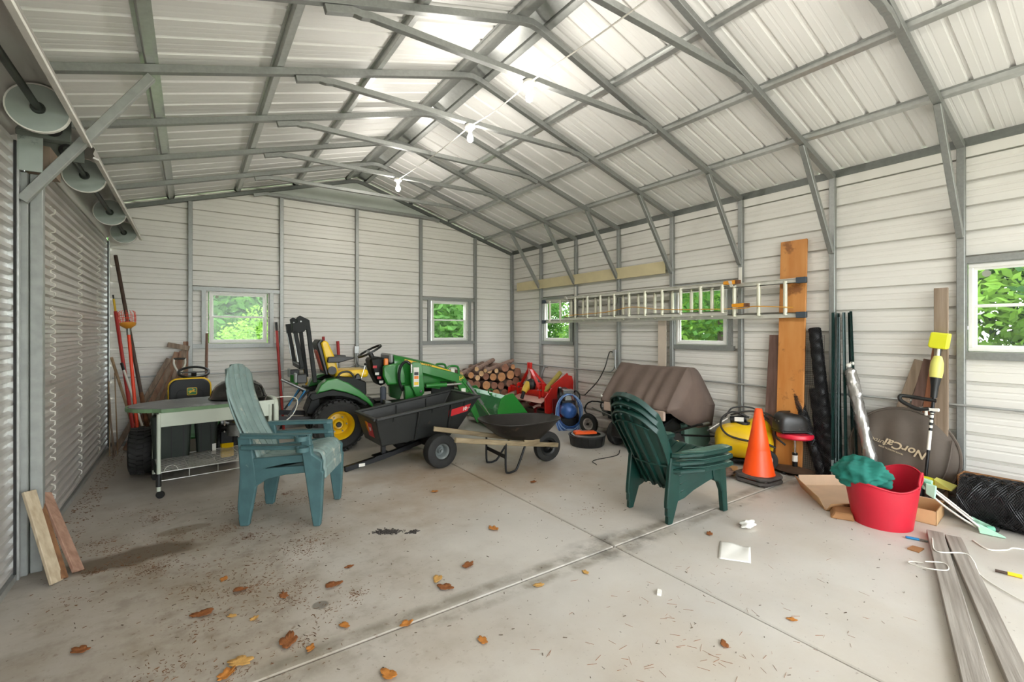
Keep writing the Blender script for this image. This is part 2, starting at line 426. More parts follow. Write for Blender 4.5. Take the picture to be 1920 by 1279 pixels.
# ------------------------------------------------------------------ ceiling: sheets, hat channels, rafters, ties
ceiling = struct('ceiling', 'pitched white ribbed metal roof seen from inside')
OFF = .105
def roof_sheets():
    nrm = {}
    y = YF-.3; k = 0
    while y < YB+.15:
        y1 = min(y+4*PITCH, YB+.2)
        for sgn in (-1, 1):
            prof = []; t = y
            while t < y1-1e-4:
                for dy, d in ((0, 0), (.008, .026), (.030, .026), (.040, 0), (.1, 0), (.106, .0015), (.118, .0015), (.124, 0), (.16, 0), (.166, .0015), (.178, .0015), (.184, 0)):
                    if t+dy <= y1: prof.append((t+dy, d))
                t += PITCH
            prof.append((y1, 0))
            xa, xb = XC, (XR+.12 if sgn > 0 else XL-.12)
            mb = MB(); vs = []
            for (yy, d) in prof:
                vs += [(xa, yy, zr(xa)+OFF+d), (xb, yy, zr(xb)+OFF+d)]
            mb.add(vs, [(2*i, 2*i+1, 2*i+3, 2*i+2) for i in range(len(prof)-1)])
            mb.build('panel', 'sheet_roof', ceiling)
        y = y1
roof_sheets()
hat = [(-.055, .042), (-.055, .040), (-.03, .040), (-.024, 0), (.024, 0), (.03, .040), (.055, .040), (.055, .042), (.032, .042), (.026, .003), (-.026, .003), (-.032, .042)]
for dx in (-2.67, -1.83, -1.0, -.155, .155, 1.0, 1.83, 2.67):
    x = XC+dx; s = -1 if dx > 0 else 1
    up = V((-SL*s, 0, 1)).normalized()
    z = zr(x)+.060
    MB().sweep([(x, YF, z), (x, YB, z)], hat, up=up).build('hat_channel', 'galv_bright', ceiling)
sq = lambda w: [(-w/2, -w/2), (w/2, -w/2), (w/2, w/2), (-w/2, w/2)]
apex = [(XC-.16, zr(XC-.16)), (XC-.09, zr(XC-.09)-.002), (XC-.04, ZP-.022), (XC, ZP-.016), (XC+.04, ZP-.022), (XC+.09, zr(XC+.09)-.002), (XC+.16, zr(XC+.16))]
raf = [(XL+.0, zr(XL))]+apex+[(XR, zr(XR))]
for i, y in enumerate(FR):
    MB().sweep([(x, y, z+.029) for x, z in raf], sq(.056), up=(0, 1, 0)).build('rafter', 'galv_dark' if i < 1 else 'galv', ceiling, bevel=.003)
    if 0 < i:
        zt = 3.775
        pl = [(.72, zr(.72)-.030), (.90, zr(.90)-.030), (.96, zr(.96)-.05), (1.02, zt), (3.80, zt+.012), (3.86, zr(3.86)-.05), (3.92, zr(3.92)-.030), (4.08, zr(4.08)-.030)]
        MB().sweep([(x, y, z) for x, z in pl], sq(.05), up=(0, 1, 0)).build('collar_tie', 'galv', ceiling, bevel=.003)
    # knee braces
    if 0 < i and y > -1.5:
        MB().bar((5.06, y, 3.47), (5.757, y, 2.45), .056, .05, up=(0, 1, 0)).build('knee_brace', 'galv', ceiling, bevel=.004)
    if abs(y-4.242) < .2:
        MB().bar((-.24, y, 3.43), (-.90, y, 2.43), .056, .05, up=(0, 1, 0)).build('knee_brace', 'galv_green', ceiling, bevel=.004)
mb = MB()
pl = [(.80, zr(.80)-.030), (.98, zr(.98)-.030), (1.04, zr(1.04)-.05), (1.1, 3.79), (3.75, 3.79), (3.81, zr(3.81)-.05), (3.87, zr(3.87)-.03), (4.0, zr(4.0)-.03)]
MB().sweep([(x, YB-.06, z) for x, z in pl], sq(.05), up=(0, 1, 0)).build('collar_tie', 'galv', ceiling, bevel=.003)
# ridge cap strip between the two ridge channels
y = YF
MB().prism([(XC-.13, zr(XC-.13)+.09), (XC, ZP+.093), (XC+.13, zr(XC+.13)+.09), (XC+.13, zr(XC+.13)+.094), (XC, ZP+.097), (XC-.13, zr(XC-.13)+.094)], YF, YB, 'xz').build('ridge_cap', 'galv_bright', ceiling)
# ------------------------------------------------------------------ roll-up doors and their drums
mat('curtain', '#cbc6c0', .28, .35, var=.06, scale=3, spot='#9a8f86', spot_at=.66, spot_scale=2.2)
mat('drum_disc', '#a3aca5', .5, .25, var=.10, scale=5, spot='#5d6963', spot_at=.66, spot_scale=6)
mat('drum_tape', '#e4e2da', .6, 0)
mat('bracket_green', '#6a7069', .5, .3, var=.12)
mat('axle', '#3f433f', .45, .6, var=.2)
mat('rope_white', '#dedad0', .8)
mat('black_rubber', '#1d1d1d', .7, 0, var=.15)
def rollup(n, y0, y1, discs, lab):
    o = struct('door_%d' % n, lab)
    # corrugated curtain
    pts = []; z = .015; p = .0755
    while z < DH+.06:
        for dz, d in ((0, 0), (.012, .028), (.038, .028), (.050, 0)): pts.append((z+dz, d))
        z += p
    mb = MB(); vs = []
    for (z, d) in pts: vs += [(XL-d, y0-.05, z), (XL-d, y1+.05, z)]
    # wrap over the drum
    cx, cz, r = -.75, 2.91, .150
    for k in range(15):
        a = math.radians(180-k*13.2)
        vs += [(cx+(r+(.012 if k % 2 else 0))*math.cos(a), y0-.05, cz+(r+(.012 if k % 2 else 0))*math.sin(a)), (cx+(r+(.012 if k % 2 else 0))*math.cos(a), y1+.05, cz+(r+(.012 if k % 2 else 0))*math.sin(a))]
    mb.add(vs, [(2*i, 2*i+1, 2*i+3, 2*i+2) for i in range(len(vs)//2-1)])
    mb.build('curtain', 'curtain', o, smooth=50)
    # free edge bar of the wrapped curtain
    MB().bar((-.583, y0-.06, 2.862), (-.583, y1+.06, 2.862), .034, .012, up=(.35, 0, .94)).build('curtain_edge', 'drum_tape', o)
    for yd in discs:
        c = (-.75, yd, 2.91)
        d = MB().lathe([(.138, -.006), (.138, .006)], 40, axis=(0, 1, 0), at=c).build('drum_disc', 'drum_disc', o, smooth=40)
        MB().lathe([(.137, -.012), (.144, -.012), (.144, .012), (.137, .012)], 40, axis=(0, 1, 0), at=c, close=True).build('disc_rim', 'drum_tape', d, smooth=40)
        MB().lathe([(.0, -.02), (.034, -.02), (.034, .02), (0, .02)], 18, axis=(0, 1, 0), at=c).build('hub', 'axle', d, smooth=40)
    MB().cyl((-.75, y0-.02, 2.91), (-.75, y1+.1, 2.91), .019, 14).build('axle', 'axle', o, smooth=40)
    # guides either side, bottom bar
    for yy, s in ((y0, -1), (y1, 1)):
        mb = MB(); mb.box(XL-.03, XL+.022, yy-.004-(.03 if s < 0 else 0), yy+.004+(.03 if s > 0 else 0), 0, DH)
        mb.build('guide', 'galv_bright', o)
        mb = MB(); mb.box(XL+.000, XL+.012, yy-s*.014-.006, yy-s*.014+.006, 0, DH); mb.build('guide_seal', 'black_rubber', o)
    MB().box(XL-.03, XL+.012, y0, y1, .0, .045).build('bottom_bar', 'galv_bright', o)
    # anti-rattle tape strips following the corrugations
    L_ = y1-y0
    for f in (.185, .50, .82):
        z = .10
        while z < 2.55:
            ln = random.choice((.35, .48, .6)); pp = []
            zz = z
            while zz < min(z+ln, 2.62):
                t = (zz-.015) % p
                d = -.004 if (t < .006 or t > .046) else (.024 if .012 < t < .038 else .010)
                pp.append((XL-d, y0+L_*f, zz)); zz += .0095
            if len(pp) > 3: MB().sweep(pp, [(-.012, -.003), (.012, -.003), (.012, .003), (-.012, .003)], up=(1, 0, 0)).build('tape_strip', 'rope_white', o)
            z += ln+random.uniform(.05, .10)
    return o
d1 = rollup(1, *DOORS[0], [1.45, 2.30, 3.86], 'nearer white corrugated roll-up door at the left edge')
d2 = rollup(2, *DOORS[1], [5.30, 6.77, 8.05], 'farther white corrugated roll-up door in the left wall')
# post between the doors with its tubes and the two drum brackets
for x0, x1, y0, y1, nm in ((-.925, -.878, 4.262, 4.33, 'post'), (-.874, -.812, 4.285, 4.345, 'post'), (-.93, -.87, 4.46, 4.57, 'post')):
    MB().box(x0, x1, y0, y1, 0, 2.62).build(nm, 'galv_green', wall_left, bevel=.004)
for yy, door, s in ((4.20, d1, -1), (4.66, d2, 1)):
    mb = MB(); mb.box(-.92, -.66, yy-.006, yy+.006, 2.84, 2.985); mb.box(-.92, -.75, yy-.012, yy+.012, 2.865, 2.875); mb.box(-.92, -.75, yy-.012, yy+.012, 2.95, 2.96)
    mb.build('drum_bracket', 'bracket_green', door, bevel=.003)
    MB().lathe([(.045, -.03), (.05, -.02), (.05, .03), (.03, .045)], 18, axis=(0, 1, 0), at=(-.75, yy, 2.91)).build('spring_hub', 'black_rubber', door, smooth=40)
MB().box(-.92, -.78, 4.30, 4.60, 2.66, 2.82).build('mounting_plate', mat('rust_plate', '#8c7a68', .6, .3, var=.2), wall_left)
MB().box(-.915, -.80, 4.215, 4.23, 2.62, 2.85).build('mounting_plate', 'drum_disc', wall_left)
# ------------------------------------------------------------------ lamps on the collar ties
mat('porcelain', '#f3f1ea', .3, 0, var=.01)
mb_ = bpy.data.materials.new('lit_bulb'); mb_.use_nodes = True
_b = mb_.node_tree.nodes['Principled BSDF']; _b.inputs['Base Color'].default_value = (1, 1, 1, 1)
_b.inputs['Emission Color'].default_value = (1.0, .95, .88, 1); _b.inputs['Emission Strength'].default_value = BULB
MATS['lit_bulb'] = mb_
bulb_prof = [(.013, 0), (.014, -.03), (.022, -.05), (.0295, -.07), (.031, -.09), (.026, -.108), (.014, -.119), (0, -.122)]
for i, lab in ((5, 'lit bulb in white porcelain holder, nearest and highest in view'), (4, 'lit bulb in white porcelain holder, middle of the three'), (2, 'lit bulb in white porcelain holder, nearest the far gable'), (7, 'lit bulb in porcelain holder over the near end of the shed'), (9, 'lit bulb in porcelain holder beside the added opening')):
    y = FR[i]; zt = 3.779-.025
    t = thing('bulb_lamp', lab, 'lamp', (2.40, y, zt), group='bulbs along the ridge')
    MB().lathe([(.02, 0), (.052, -.004), (.056, -.02), (.05, -.034), (.03, -.046), (.024, -.062), (.0, -.062)], 24).build('holder', 'porcelain', t, smooth=40)
    o = MB().lathe([(r, z-.06) for r, z in bulb_prof], 16).build('bulb', 'lit_bulb', t, smooth=60)
# cable between the lamps
pts = [(2.40, y, 3.742) for y in (FR[9], FR[7], FR[5], FR[4], FR[2])]
path = []
for a, b in zip(pts, pts[1:]):
    for k in range(6):
        t = k/6; path.append((2.40, a[1]+(b[1]-a[1])*t, 3.742-.03*math.sin(math.pi*t)))
path.append(pts[-1])
tag(MB().tube(path, .006, 6).build('lamp_cable', 'white_paint', None, smooth=60), 'thin white electric cable strung between the ceiling bulbs', 'cable')
# ================================================================== shared bits
mat('tyre', '#232322', .75, 0, var=.2, scale=20, spot='#5b5348', spot_at=.66, spot_scale=9)
mat('black_plastic', '#1c1d1d', .42, 0, var=.15, scale=8)
mat('black_metal', '#17181a', .4, .3, var=.15)
mat('chrome', '#cfd0cd', .18, .95, var=.04)
mat('steel', '#8d8f8c', .38, .8, var=.15, scale=25)
mat('jd_green', '#237a2b', .3, 0, var=.06, coat=.4)
mat('jd_yellow', '#f0c414', .35, 0, var=.05, coat=.2)
mat('white_label', '#e9e6dc', .5, 0, var=.02)
mat('red_label', '#c3262b', .5, 0, var=.04)
mat('rusty', '#7a5238', .8, .2, var=.3, scale=18)
def wheel(parent, name, c, ax, R, w, rim, rm, tm='tyre', lugs=0, lugh=.018, n=40, hub='black_plastic', bolts=0, dish=1.0):
    """tyre lathed round an axis that points outwards, with a dished rim and a hub as sub-parts"""
    ax = V(ax).normalized(); c = V(c)
    Ro = R-lugh if lugs else R
    mb = MB().lathe([(rim, -w*.36), (rim+.012, -w*.48), (Ro*.86, -w*.5), (Ro*.96, -w*.42), (Ro, -w*.25), (Ro, w*.25), (Ro*.96, w*.42), (Ro*.86, w*.5), (rim+.012, w*.48), (rim, w*.36)], n, axis=ax, at=c, close=True)
    if lugs:
        q = Z.rotation_difference(ax).to_matrix()
        for k in range(lugs):
            for s in (-1, 0, 1):
                a = 2*math.pi*(k+(.5 if s == 0 else 0))/lugs
                e = q @ V((math.cos(a), math.sin(a), 0)); t = q @ V((-math.sin(a), math.cos(a), 0))
                p = c+ax*(s*w*.30)+e*(Ro-.012)
                l = ax*(w*.13); d = t*(.30*2*math.pi*R/lugs); h = e*(lugh+.010 - (.010 if s else 0))
                sk = t*(s*.015)
                mb.hexa([p-l-d-sk, p+l-d+sk, p+l+d+sk, p-l+d-sk, p-l-d-sk+h, p+l-d+sk+h, p+l+d+sk+h, p-l+d-sk+h])
    t = mb.build(name, tm, parent, smooth=35)
    r = MB().lathe([(0, .012*dish), (rim*.30, .018*dish), (rim*.42, -.02*dish), (rim*.72, -.035*dish), (rim*.80, .02), (rim*.88, w*.30), (rim+.006, w*.40), (rim+.006, w*.34), (rim+.004, -w*.36), (rim*.8, -w*.3), (rim*.5, -.05*dish), (0, -.05*dish)], n, axis=ax, at=c).build('rim', rm, parent, smooth=35)
    MB().lathe([(0, .05), (rim*.16, .05), (rim*.19, .035), (rim*.20, -.01), (0, -.01)], 20, axis=ax, at=c).build('hub', hub, r, smooth=35)
    if bolts:
        q = Z.rotation_difference(ax).to_matrix(); mb = MB()
        for k in range(bolts):
            a = 2*math.pi*k/bolts; e = q @ V((math.cos(a), math.sin(a), 0)); p = c+e*rim*.56
            mb.cyl(p-ax*.03, p+ax*.012, .010, 6)
        mb.build('bolt', 'steel', r)
    return t
def tri_fan(pts, h, M4, name, m, parent):
    mb = MB(); mb.M = M4; mb.prism(pts, 0, h, 'xy'); return mb.build(name, m, parent)
DEER = [(-.48,-.10),(-.38,.06),(-.22,.12),(.02,.10),(.14,.20),(.10,.34),(-.06,.40),(.12,.42),(.20,.30),(.30,.28),(.40,.20),(.34,.14),(.27,.08),(.30,-.02),(.48,-.06),(.46,-.12),(.24,-.10),(.10,-.08),(-.02,-.10),(-.20,-.24),(-.40,-.34),(-.44,-.30),(-.26,-.16),(-.34,-.08)]
def deer_badge(parent, M4, w, frame=True):
    mb = MB(); mb.M = M4; mb.prism(rrect(-w/2, w/2, -w*.44, w*.44, w*.12, 3), 0, .002, 'xy'); b = mb.build('badge', 'jd_yellow', parent)
    mb = MB(); mb.M = M4; mb.prism(rrect(-w*.44, w*.44, -w*.38, w*.38, w*.10, 3), .002, .003, 'xy'); mb.build('badge_field', 'jd_green', b)
    mb = MB(); mb.M = M4; mb.prism([(x*w*.8, y*w*.8) for x, y in DEER], .003, .005, 'xy'); mb.build('badge_deer', 'jd_yellow', b)
# ================================================================== teal high-back chairs, two stacked
mat('teal', '#436467', .55, 0, var=.14, scale=9, spot='#8fa19b', spot_at=.68, spot_scale=7)
mat('teal_worn', '#7d918d', .6, 0, var=.14, scale=8, spot='#b4b6ab', spot_at=.58, spot_scale=6)
def chair_parts(t, slm, bm_, back, seat, ys, tops, fan, wb, wseat, arm, rleg, fleg, rail, yw, bow_=.06):
    hw = ys[-1]+.05; ng = len(ys); tmax = max(tops)
    bp = [(p.x, p.z) for p in smoothpath([(x, 0, z) for x, z in back], 5)]; sp_ = [(p.x, p.z) for p in smoothpath([(x, 0, z) for x, z in seat], 5)]
    us = []
    for k in range(ng):
        c = -hw+(k+.5)*2*hw/ng; h = hw/ng
        us += [(c-h, .02), (c-h+.006, .02), (c-h+.010, 0), (c, -.004), (c+h-.010, 0), (c+h-.006, .02)]
    us = us[2:-1]
    def shell(path, name, top=None, bow=0.0, fan=(1, 1), out=1):
        mb = MB(); vs = []; m_ = len(path)
        for (y, g) in us:
            t_ = 1.0
            if top: t_ = top(y)
            for k in range(m_):
                f = k/(m_-1)*t_; i = f*(m_-1); j = min(m_-2, int(i)); w_ = i-j
                x = path[j][0]*(1-w_)+path[j+1][0]*w_; z = path[j][1]*(1-w_)+path[j+1][1]*w_
                d = V((path[j+1][0]-path[j][0], 0, path[j+1][1]-path[j][1])).normalized(); nn = V((d.z, 0, -d.x))*out
                q = V((x, y*(fan[0]+(fan[1]-fan[0])*f), z))-nn*g+V((bow*(y/hw)**2*min(1, f*3), 0, 0))
                vs.append(q)
        c = len(us)
        mb.add(vs, [(i*m_+j, (i+1)*m_+j, (i+1)*m_+j+1, i*m_+j+1) for i in range(c-1) for j in range(m_-1)])
        return mb.build(name, slm, t, smooth=50, solid=.011)
    shell(bp, 'back', lambda y: 1-(tmax-tops[0])*1.15/(back[-1][1]-back[0][1])*abs(y/hw)**2.6, bow_, fan)
    shell(sp_, 'seat', None, 0, (1, 1.08), -1)
    for s in (-1, 1):
        mb = MB(); mb.prism([(x, s*y) for x, y in arm[0]], arm[1]-.008, arm[1], 'xy'); mb.prism([(x, s*y) for x, y in arm[0]], arm[1]-.034, arm[1]-.008, 'xy')
        mb.build('arm', slm if arm[2] else bm_, t, bevel=.006)
        MB().prism(rleg, s*(yw[0]-.022), s*(yw[0]+.022), 'xz').build('leg', bm_, t, bevel=.008)
        mb = MB(); mb.prism(fleg, s*(yw[1]-.03), s*(yw[1]+.022), 'xz'); mb.build('leg', bm_, t, bevel=.008)
        p = [V(((rail[0][0]), s*yw[0], 0)), V((rail[1][0], s*yw[1], 0))]
        mb = MB(); n_ = len(rail); vs = []
        x0, x1 = min(q[0] for q in rail), max(q[0] for q in rail)
        for off in (-.014, .014):
            for (x, z) in rail: vs.append((x, s*(yw[0]+(yw[1]-yw[0])*(x-x0)/(x1-x0)+off), z))
        mb.add(vs, [tuple(range(n_-1, -1, -1)), tuple(range(n_, 2*n_))]+[(i, (i+1) % n_, n_+(i+1) % n_, n_+i) for i in range(n_)])
        mb.build('side_rail', bm_, t, bevel=.005)
ch = thing('plastic_chair', 'faded teal high-back plastic chair, lower of the stacked pair by the grill cart', 'chair', (.73, 4.43, 0), -29, 'stacked teal chairs')
backA = [(-.20, .44), (-.235, .52), (-.32, .665), (-.40, .865), (-.445, 1.015), (-.47, 1.22)]
seatA = [(-.20, .44), (-.05, .43), (.12, .475), (.25, .505), (.315, .49), (.34, .43)]
chair_parts(ch, 'teal_worn', 'teal', backA, seatA, [-.2, -.1, 0, .1, .2], [1.13, 1.19, 1.21, 1.19, 1.13], (.88, .98), (.090, .112), .24,
    ([(-.33, .235), (-.30, .30), (-.05, .335), (.20, .345), (.255, .325), (.262, .28), (.22, .262), (-.05, .262), (-.20, .24)], .665, False),
    [(-.335, .64), (-.235, .64), (-.20, .42), (-.19, .36), (-.255, .0), (-.325, .0), (-.335, .06), (-.315, .35)],
    [(.175, .64), (.255, .64), (.27, .50), (.35, .44), (.335, .10), (.325, 0), (.27, 0), (.25, .12), (.21, .40)],
    [(-.22, .46), (.24, .50), (.24, .44), (.05, .42), (-.10, .385), (-.20, .32), (-.26, .30)], (.245, .305), .02)
for s in (-1, 1): MB().prism([(-.22, .46), (-.10, .445), (.12, .49), (.25, .52), (.33, .50), (.345, .40), (.31, .40), (.24, .47), (-.1, .41), (-.22, .42)], s*.19, s*.23, 'xz').build('seat_edge', 'teal_worn', ch, bevel=.008)
MB().lathe([(.045, 0), (.052, 0), (.052, .035), (.045, .035)], 20, at=(.205, -.372, .625), close=True).build('cup_holder', 'teal', ch, smooth=40)
MB().box(.32, .35, -.24, .24, .36, .46).build('front_apron', 'teal_worn', ch, bevel=.012)
dup(ch, (.722, 4.435, .088), -29, 'faded teal high-back plastic chair, upper of the stacked pair by the grill cart')
# ================================================================== dark green chairs, three stacked
mat('pine_green', '#0a352e', .42, 0, var=.12, scale=8)
mat('pine_worn', '#3f6157', .5, 0, var=.2, scale=9, spot='#8d9a8b', spot_at=.55, spot_scale=5)
cg = thing('garden_chair', 'dark green plastic garden chair, bottom of the stack of three', 'chair', (3.56, 2.60, 0), -3, 'stacked dark green chairs')
backB = [(-.20, .25), (-.29, .38), (-.42, .60), (-.53, .78), (-.60, .92)]
seatB = [(-.20, .25), (-.05, .29), (.15, .35), (.27, .40), (.33, .36)]
chair_parts(cg, 'pine_green', 'pine_green', backB, seatB, [-.2, -.1, 0, .1, .2], [.80, .885, .915, .885, .80], (.82, .94), (.088, .117), .24,
    ([(-.30, .235), (-.26, .29), (-.05, .36), (.25, .375), (.345, .36), (.365, .30), (.345, .245), (.10, .235), (-.15, .225)], .455, False),
    [(-.30, .42), (-.20, .38), (-.215, .20), (-.295, .0), (-.345, .0), (-.345, .05), (-.325, .22)],
    [(.15, .44), (.33, .44), (.345, .25), (.365, .0), (.305, .0), (.285, .18), (.24, .27), (.17, .30)],
    [(-.26, .36), (.22, .42), (.24, .33), (.10, .29), (-.05, .24), (-.15, .19), (-.24, .17)], (.215, .275))
for s in (-1, 1):       # worn pale arm tops and rolled back edges
    MB().prism([(x, s*y) for x, y in [(-.20, .255), (-.03, .345), (.25, .36), (.335, .345), (.35, .30), (.335, .26), (.10, .25), (-.12, .245)]], .455, .459, 'xy').build('arm_top', 'pine_worn', cg)
    e = smoothpath([(-.18, s*.20, .27), (-.25, s*.205, .38), (-.365, s*.225, .60), (-.46, s*.237, .76), (-.50, s*.23, .80), (-.575, s*.165, .885), (-.612, s*.08, .925), (-.62, 0, .935)], 4)
    MB().sweep(e, [(-.022, -.006), (.022, -.006), (.022, .006), (-.022, .006)], up=(0, 1, 0)).build('back_rim', 'pine_green', cg, smooth=40)
for (x, z, hw, dz) in ((-.59, .845, .19, -.05), (-.365, .475, .205, -.01)):
    MB().tube(smoothpath([(x+.075*(k/4)**2-.012, hw*k/4, z+dz*(k/4)**2) for k in range(-4, 5)], 2), .007, 6).build('back_band', 'pine_green', cg, smooth=60)
dup(cg, (3.552, 2.60, .066), -3, 'dark green plastic garden chair, middle of the stack of three')
dup(cg, (3.544, 2.60, .132), -3, 'dark green plastic garden chair, topmost of the stack of three')
# ================================================================== kettle grill cart
mat('cart_white', '#c3cbbb', .5, 0, var=.06, scale=4, spot='#8fa183', spot_at=.68, spot_scale=6)
mat('cart_top', '#6c6e71', .4, 0, var=.15, scale=4, spot='#a3a4aa', spot_at=.55, spot_scale=3)  # paler patches put the table's light sheen into the colour
mat('cart_trim', '#6f8f68', .55, 0, var=.14, scale=8)
mat('enamel', '#101011', .12, 0, var=.05, coat=.8)
gc = thing('grill_cart', 'grey kettle grill cart with round black lid and wire bottom shelf', 'grill', (-.26, 5.52, 0), 6)
kx, ky, kr = .735, .40, .265
top = [(.02, .0), (.55, .0), (.58, .06)]+[(kx+(kr+.02)*math.cos(math.radians(a)), ky+(kr+.02)*math.sin(math.radians(a))) for a in range(245, 114, -13)]+[(.62, .74), (.10, .74)]+arc(.10, .37, .32, 115, 245, 10)
MB().prism(top, .835, .848, 'xy').build('table_top', 'cart_top', gc, bevel=.004)
mb = MB()
edge = [(.60, -.004, .827)]+[(.02, -.004, .827)]+[(x, y, .827) for x, y in arc(.10, .37, .335, 245, 115, 12)]+[(.10, .745, .827), (.6, .745, .827)]
mb.sweep(edge, [(-.008, -.017), (.008, -.017), (.008, .017), (-.008, .017)], up=(0, 0, 1)); mb.build('table_trim', 'cart_trim', gc)
for yy in (0, .718): MB().box(.0, .98, yy-.008, yy+.008, .675, .812).build('apron', 'cart_white', gc, bevel=.004)
mb = MB(); mb.box(.62, 1.0, -.01, .0, .80, .845); mb.build('apron_cap', 'cart_white', gc)
MB().prism(rrect(.0, .40, .52, .86, .12, 5), 1.0, 1.05, 'yz').build('side_panel', 'cart_white', gc, bevel=.01)
MB().box(.70, .80, -.013, -.007, .722, .732).build('handle_slot', 'black_plastic', gc)
kc = (kx, ky, .86)
lid = MB().lathe([(kr+.012, -.015), (kr+.02, .0), (kr+.006, .01), (kr*.97, .06), (kr*.85, .125), (kr*.62, .175), (kr*.32, .2), (0, .208)], 44, at=kc).build('lid', 'enamel', gc, smooth=40)
MB().tube([(kx-.06, ky-.14, 1.04), (kx-.06, ky-.16, 1.085), (kx+.06, ky-.16, 1.085), (kx+.06, ky-.14, 1.04)], .011, 8).build('lid_handle', 'black_plastic', lid, smooth=60)
MB().lathe([(.035, .205), (.035, .213), (0, .214)], 16, at=kc).build('lid_vent', 'steel', lid, smooth=40)
MB().lathe([(0, -.30), (kr*.3, -.285), (kr*.65, -.235), (kr*.9, -.14), (kr, -.03), (kr+.005, -.016), (kr-.01, -.016), (kr*.88, -.13), (0, -.28)], 44, at=kc).build('bowl', 'enamel', gc, smooth=40)
MB().lathe([(.11, -.42), (.115, -.42), (.115, -.30), (.11, -.30)], 24, at=kc, close=True).build('ash_catcher', 'steel', gc, smooth=40)
MB().tube(smoothpath([(1.0, .24, .83), (1.20, .20, .84), (1.27, .10, .80), (1.20, .02, .66), (1.06, -.01, .56)], 4), .006, 6).build('lid_holder', 'white_paint', gc, smooth=60)
for x, y in ((.0, .0), (.0, .71), (.96, .0), (.96, .71)):
    l = MB().cyl((x, y, .07 if x < .5 else .10), (x, y, .80), .017, 14).build('leg', 'cart_white', gc, smooth=40)
    if x < .5:
        MB().cyl((x, y, .115), (x, y, .235), .023, 14).build('leg_sleeve', 'black_plastic', l, smooth=40)
        MB().lathe([(0, -.014), (.032, -.014), (.036, -.006), (.036, .006), (.032, .014), (0, .014)], 18, axis=(.4, 1, 0), at=(x+.012, y, .036)).build('caster', 'black_plastic', l, smooth=40)
    else:
        wheel(gc, 'cart_wheel', (x, y+(-.04 if y < .3 else .04), .10), (0, -1 if y < .3 else 1, 0), .10, .05, .065, 'black_plastic', n=24)
mb = MB()
for k in range(15): mb.tube([(.0, .03+k*.048, .245), (.97, .03+k*.048, .245)], .0032, 5)
for x in (.02, .24, .48, .72, .95): mb.tube([(x, -.005, .165), (x, -.005, .243), (x, .715, .243), (x, .715, .165)], .0035, 5)
for y in (-.005, .715): mb.tube([(.0, y, .165), (.97, y, .165)], .0045, 6); mb.tube([(.0, y, .245), (.97, y, .245)], .0045, 6)
mb.tube([(.04+.055*math.cos(a/10*math.pi)+.055, -.005, .245+.055*math.sin(a/10*math.pi)) for a in range(11)], .0035, 5)
mb.build('wire_shelf', mat('wire_grey', '#b9b9b3', .35, .6, var=.05), gc, smooth=60)
# ================================================================== riding mower with bagger hampers, behind the cart
mat('hamper', '#1f2a22', .5, 0, var=.15, scale=6)
mat('seat_black', '#1d2021', .55, 0, var=.1)
rm = thing('riding_mower', 'green and yellow riding mower with black seat and rear hampers, behind the grill cart', 'mower', (-.02, 6.62, 0), 90)
# local x forward (towards the far wall), y left
for s in (-1, 1): wheel(rm, 'rear_tyre', (-.03, s*.40+.04, .265), (0, s, 0), .265, .22, .13, 'jd_yellow', lugs=30, lugh=.014)
for s in (-1, 1): wheel(rm, 'front_tyre', (1.22, s*.36, .19), (0, s, 0), .19, .15, .09, 'jd_yellow')
MB().prism([(-.15, .35), (-.15, .55), (.05, .62), (.30, .60), (.42, .42), (1.40, .40), (1.45, .34), (.3, .32)], -.30, .30, 'xz').build('chassis', 'jd_green', rm, bevel=.02)
MB().prism([(.62, .42), (.66, .82), (1.0, .86), (1.36, .74), (1.50, .60), (1.50, .42)], -.24, .24, 'xz').build('hood', 'jd_green', rm, bevel=.05)
mb = MB(); mb.prism(rrect(-.20, .20, .66, 1.02, .09, 5), .055, .105, 'yz'); sb = mb.build('seat_back', 'seat_black', rm, bevel=.015, seg=2)
mb = MB(); mb.prism(rrect(-.215, .215, .64, 1.035, .10, 5), .105, .128, 'yz'); mb.build('seat_shell', 'jd_yellow', sb, bevel=.01)
mb = MB(); mb.prism(rrect(-.13, .13, .72, .90, .05, 4), .047, .056, 'yz'); mb.build('back_panel', 'seat_black', sb, bevel=.006)
deer_badge(sb, basis((.046, -.02, .88), (0, -1, 0), (0, 0, 1)), .10)
MB().prism(rrect(.12, .52, -.22, .22, .08, 4), .62, .70, 'xy').build('seat_cushion', 'jd_yellow', rm, bevel=.03, seg=2)
MB().lathe([(.155, -.012), (.175, -.012), (.175, .012), (.155, .012)], 30, axis=(-.35, 0, .94), at=(.66, -.04, 1.06), close=True).build('steering_wheel', 'black_plastic', rm, smooth=40)
MB().bar((.66, -.20, 1.06), (.66, .12, 1.06), .03, .014).build('wheel_spoke', 'black_plastic', rm)
MB().cyl((.66, -.04, 1.06), (.76, -.04, .78), .03, 12).build('steering_column', 'black_plastic', rm, smooth=40)
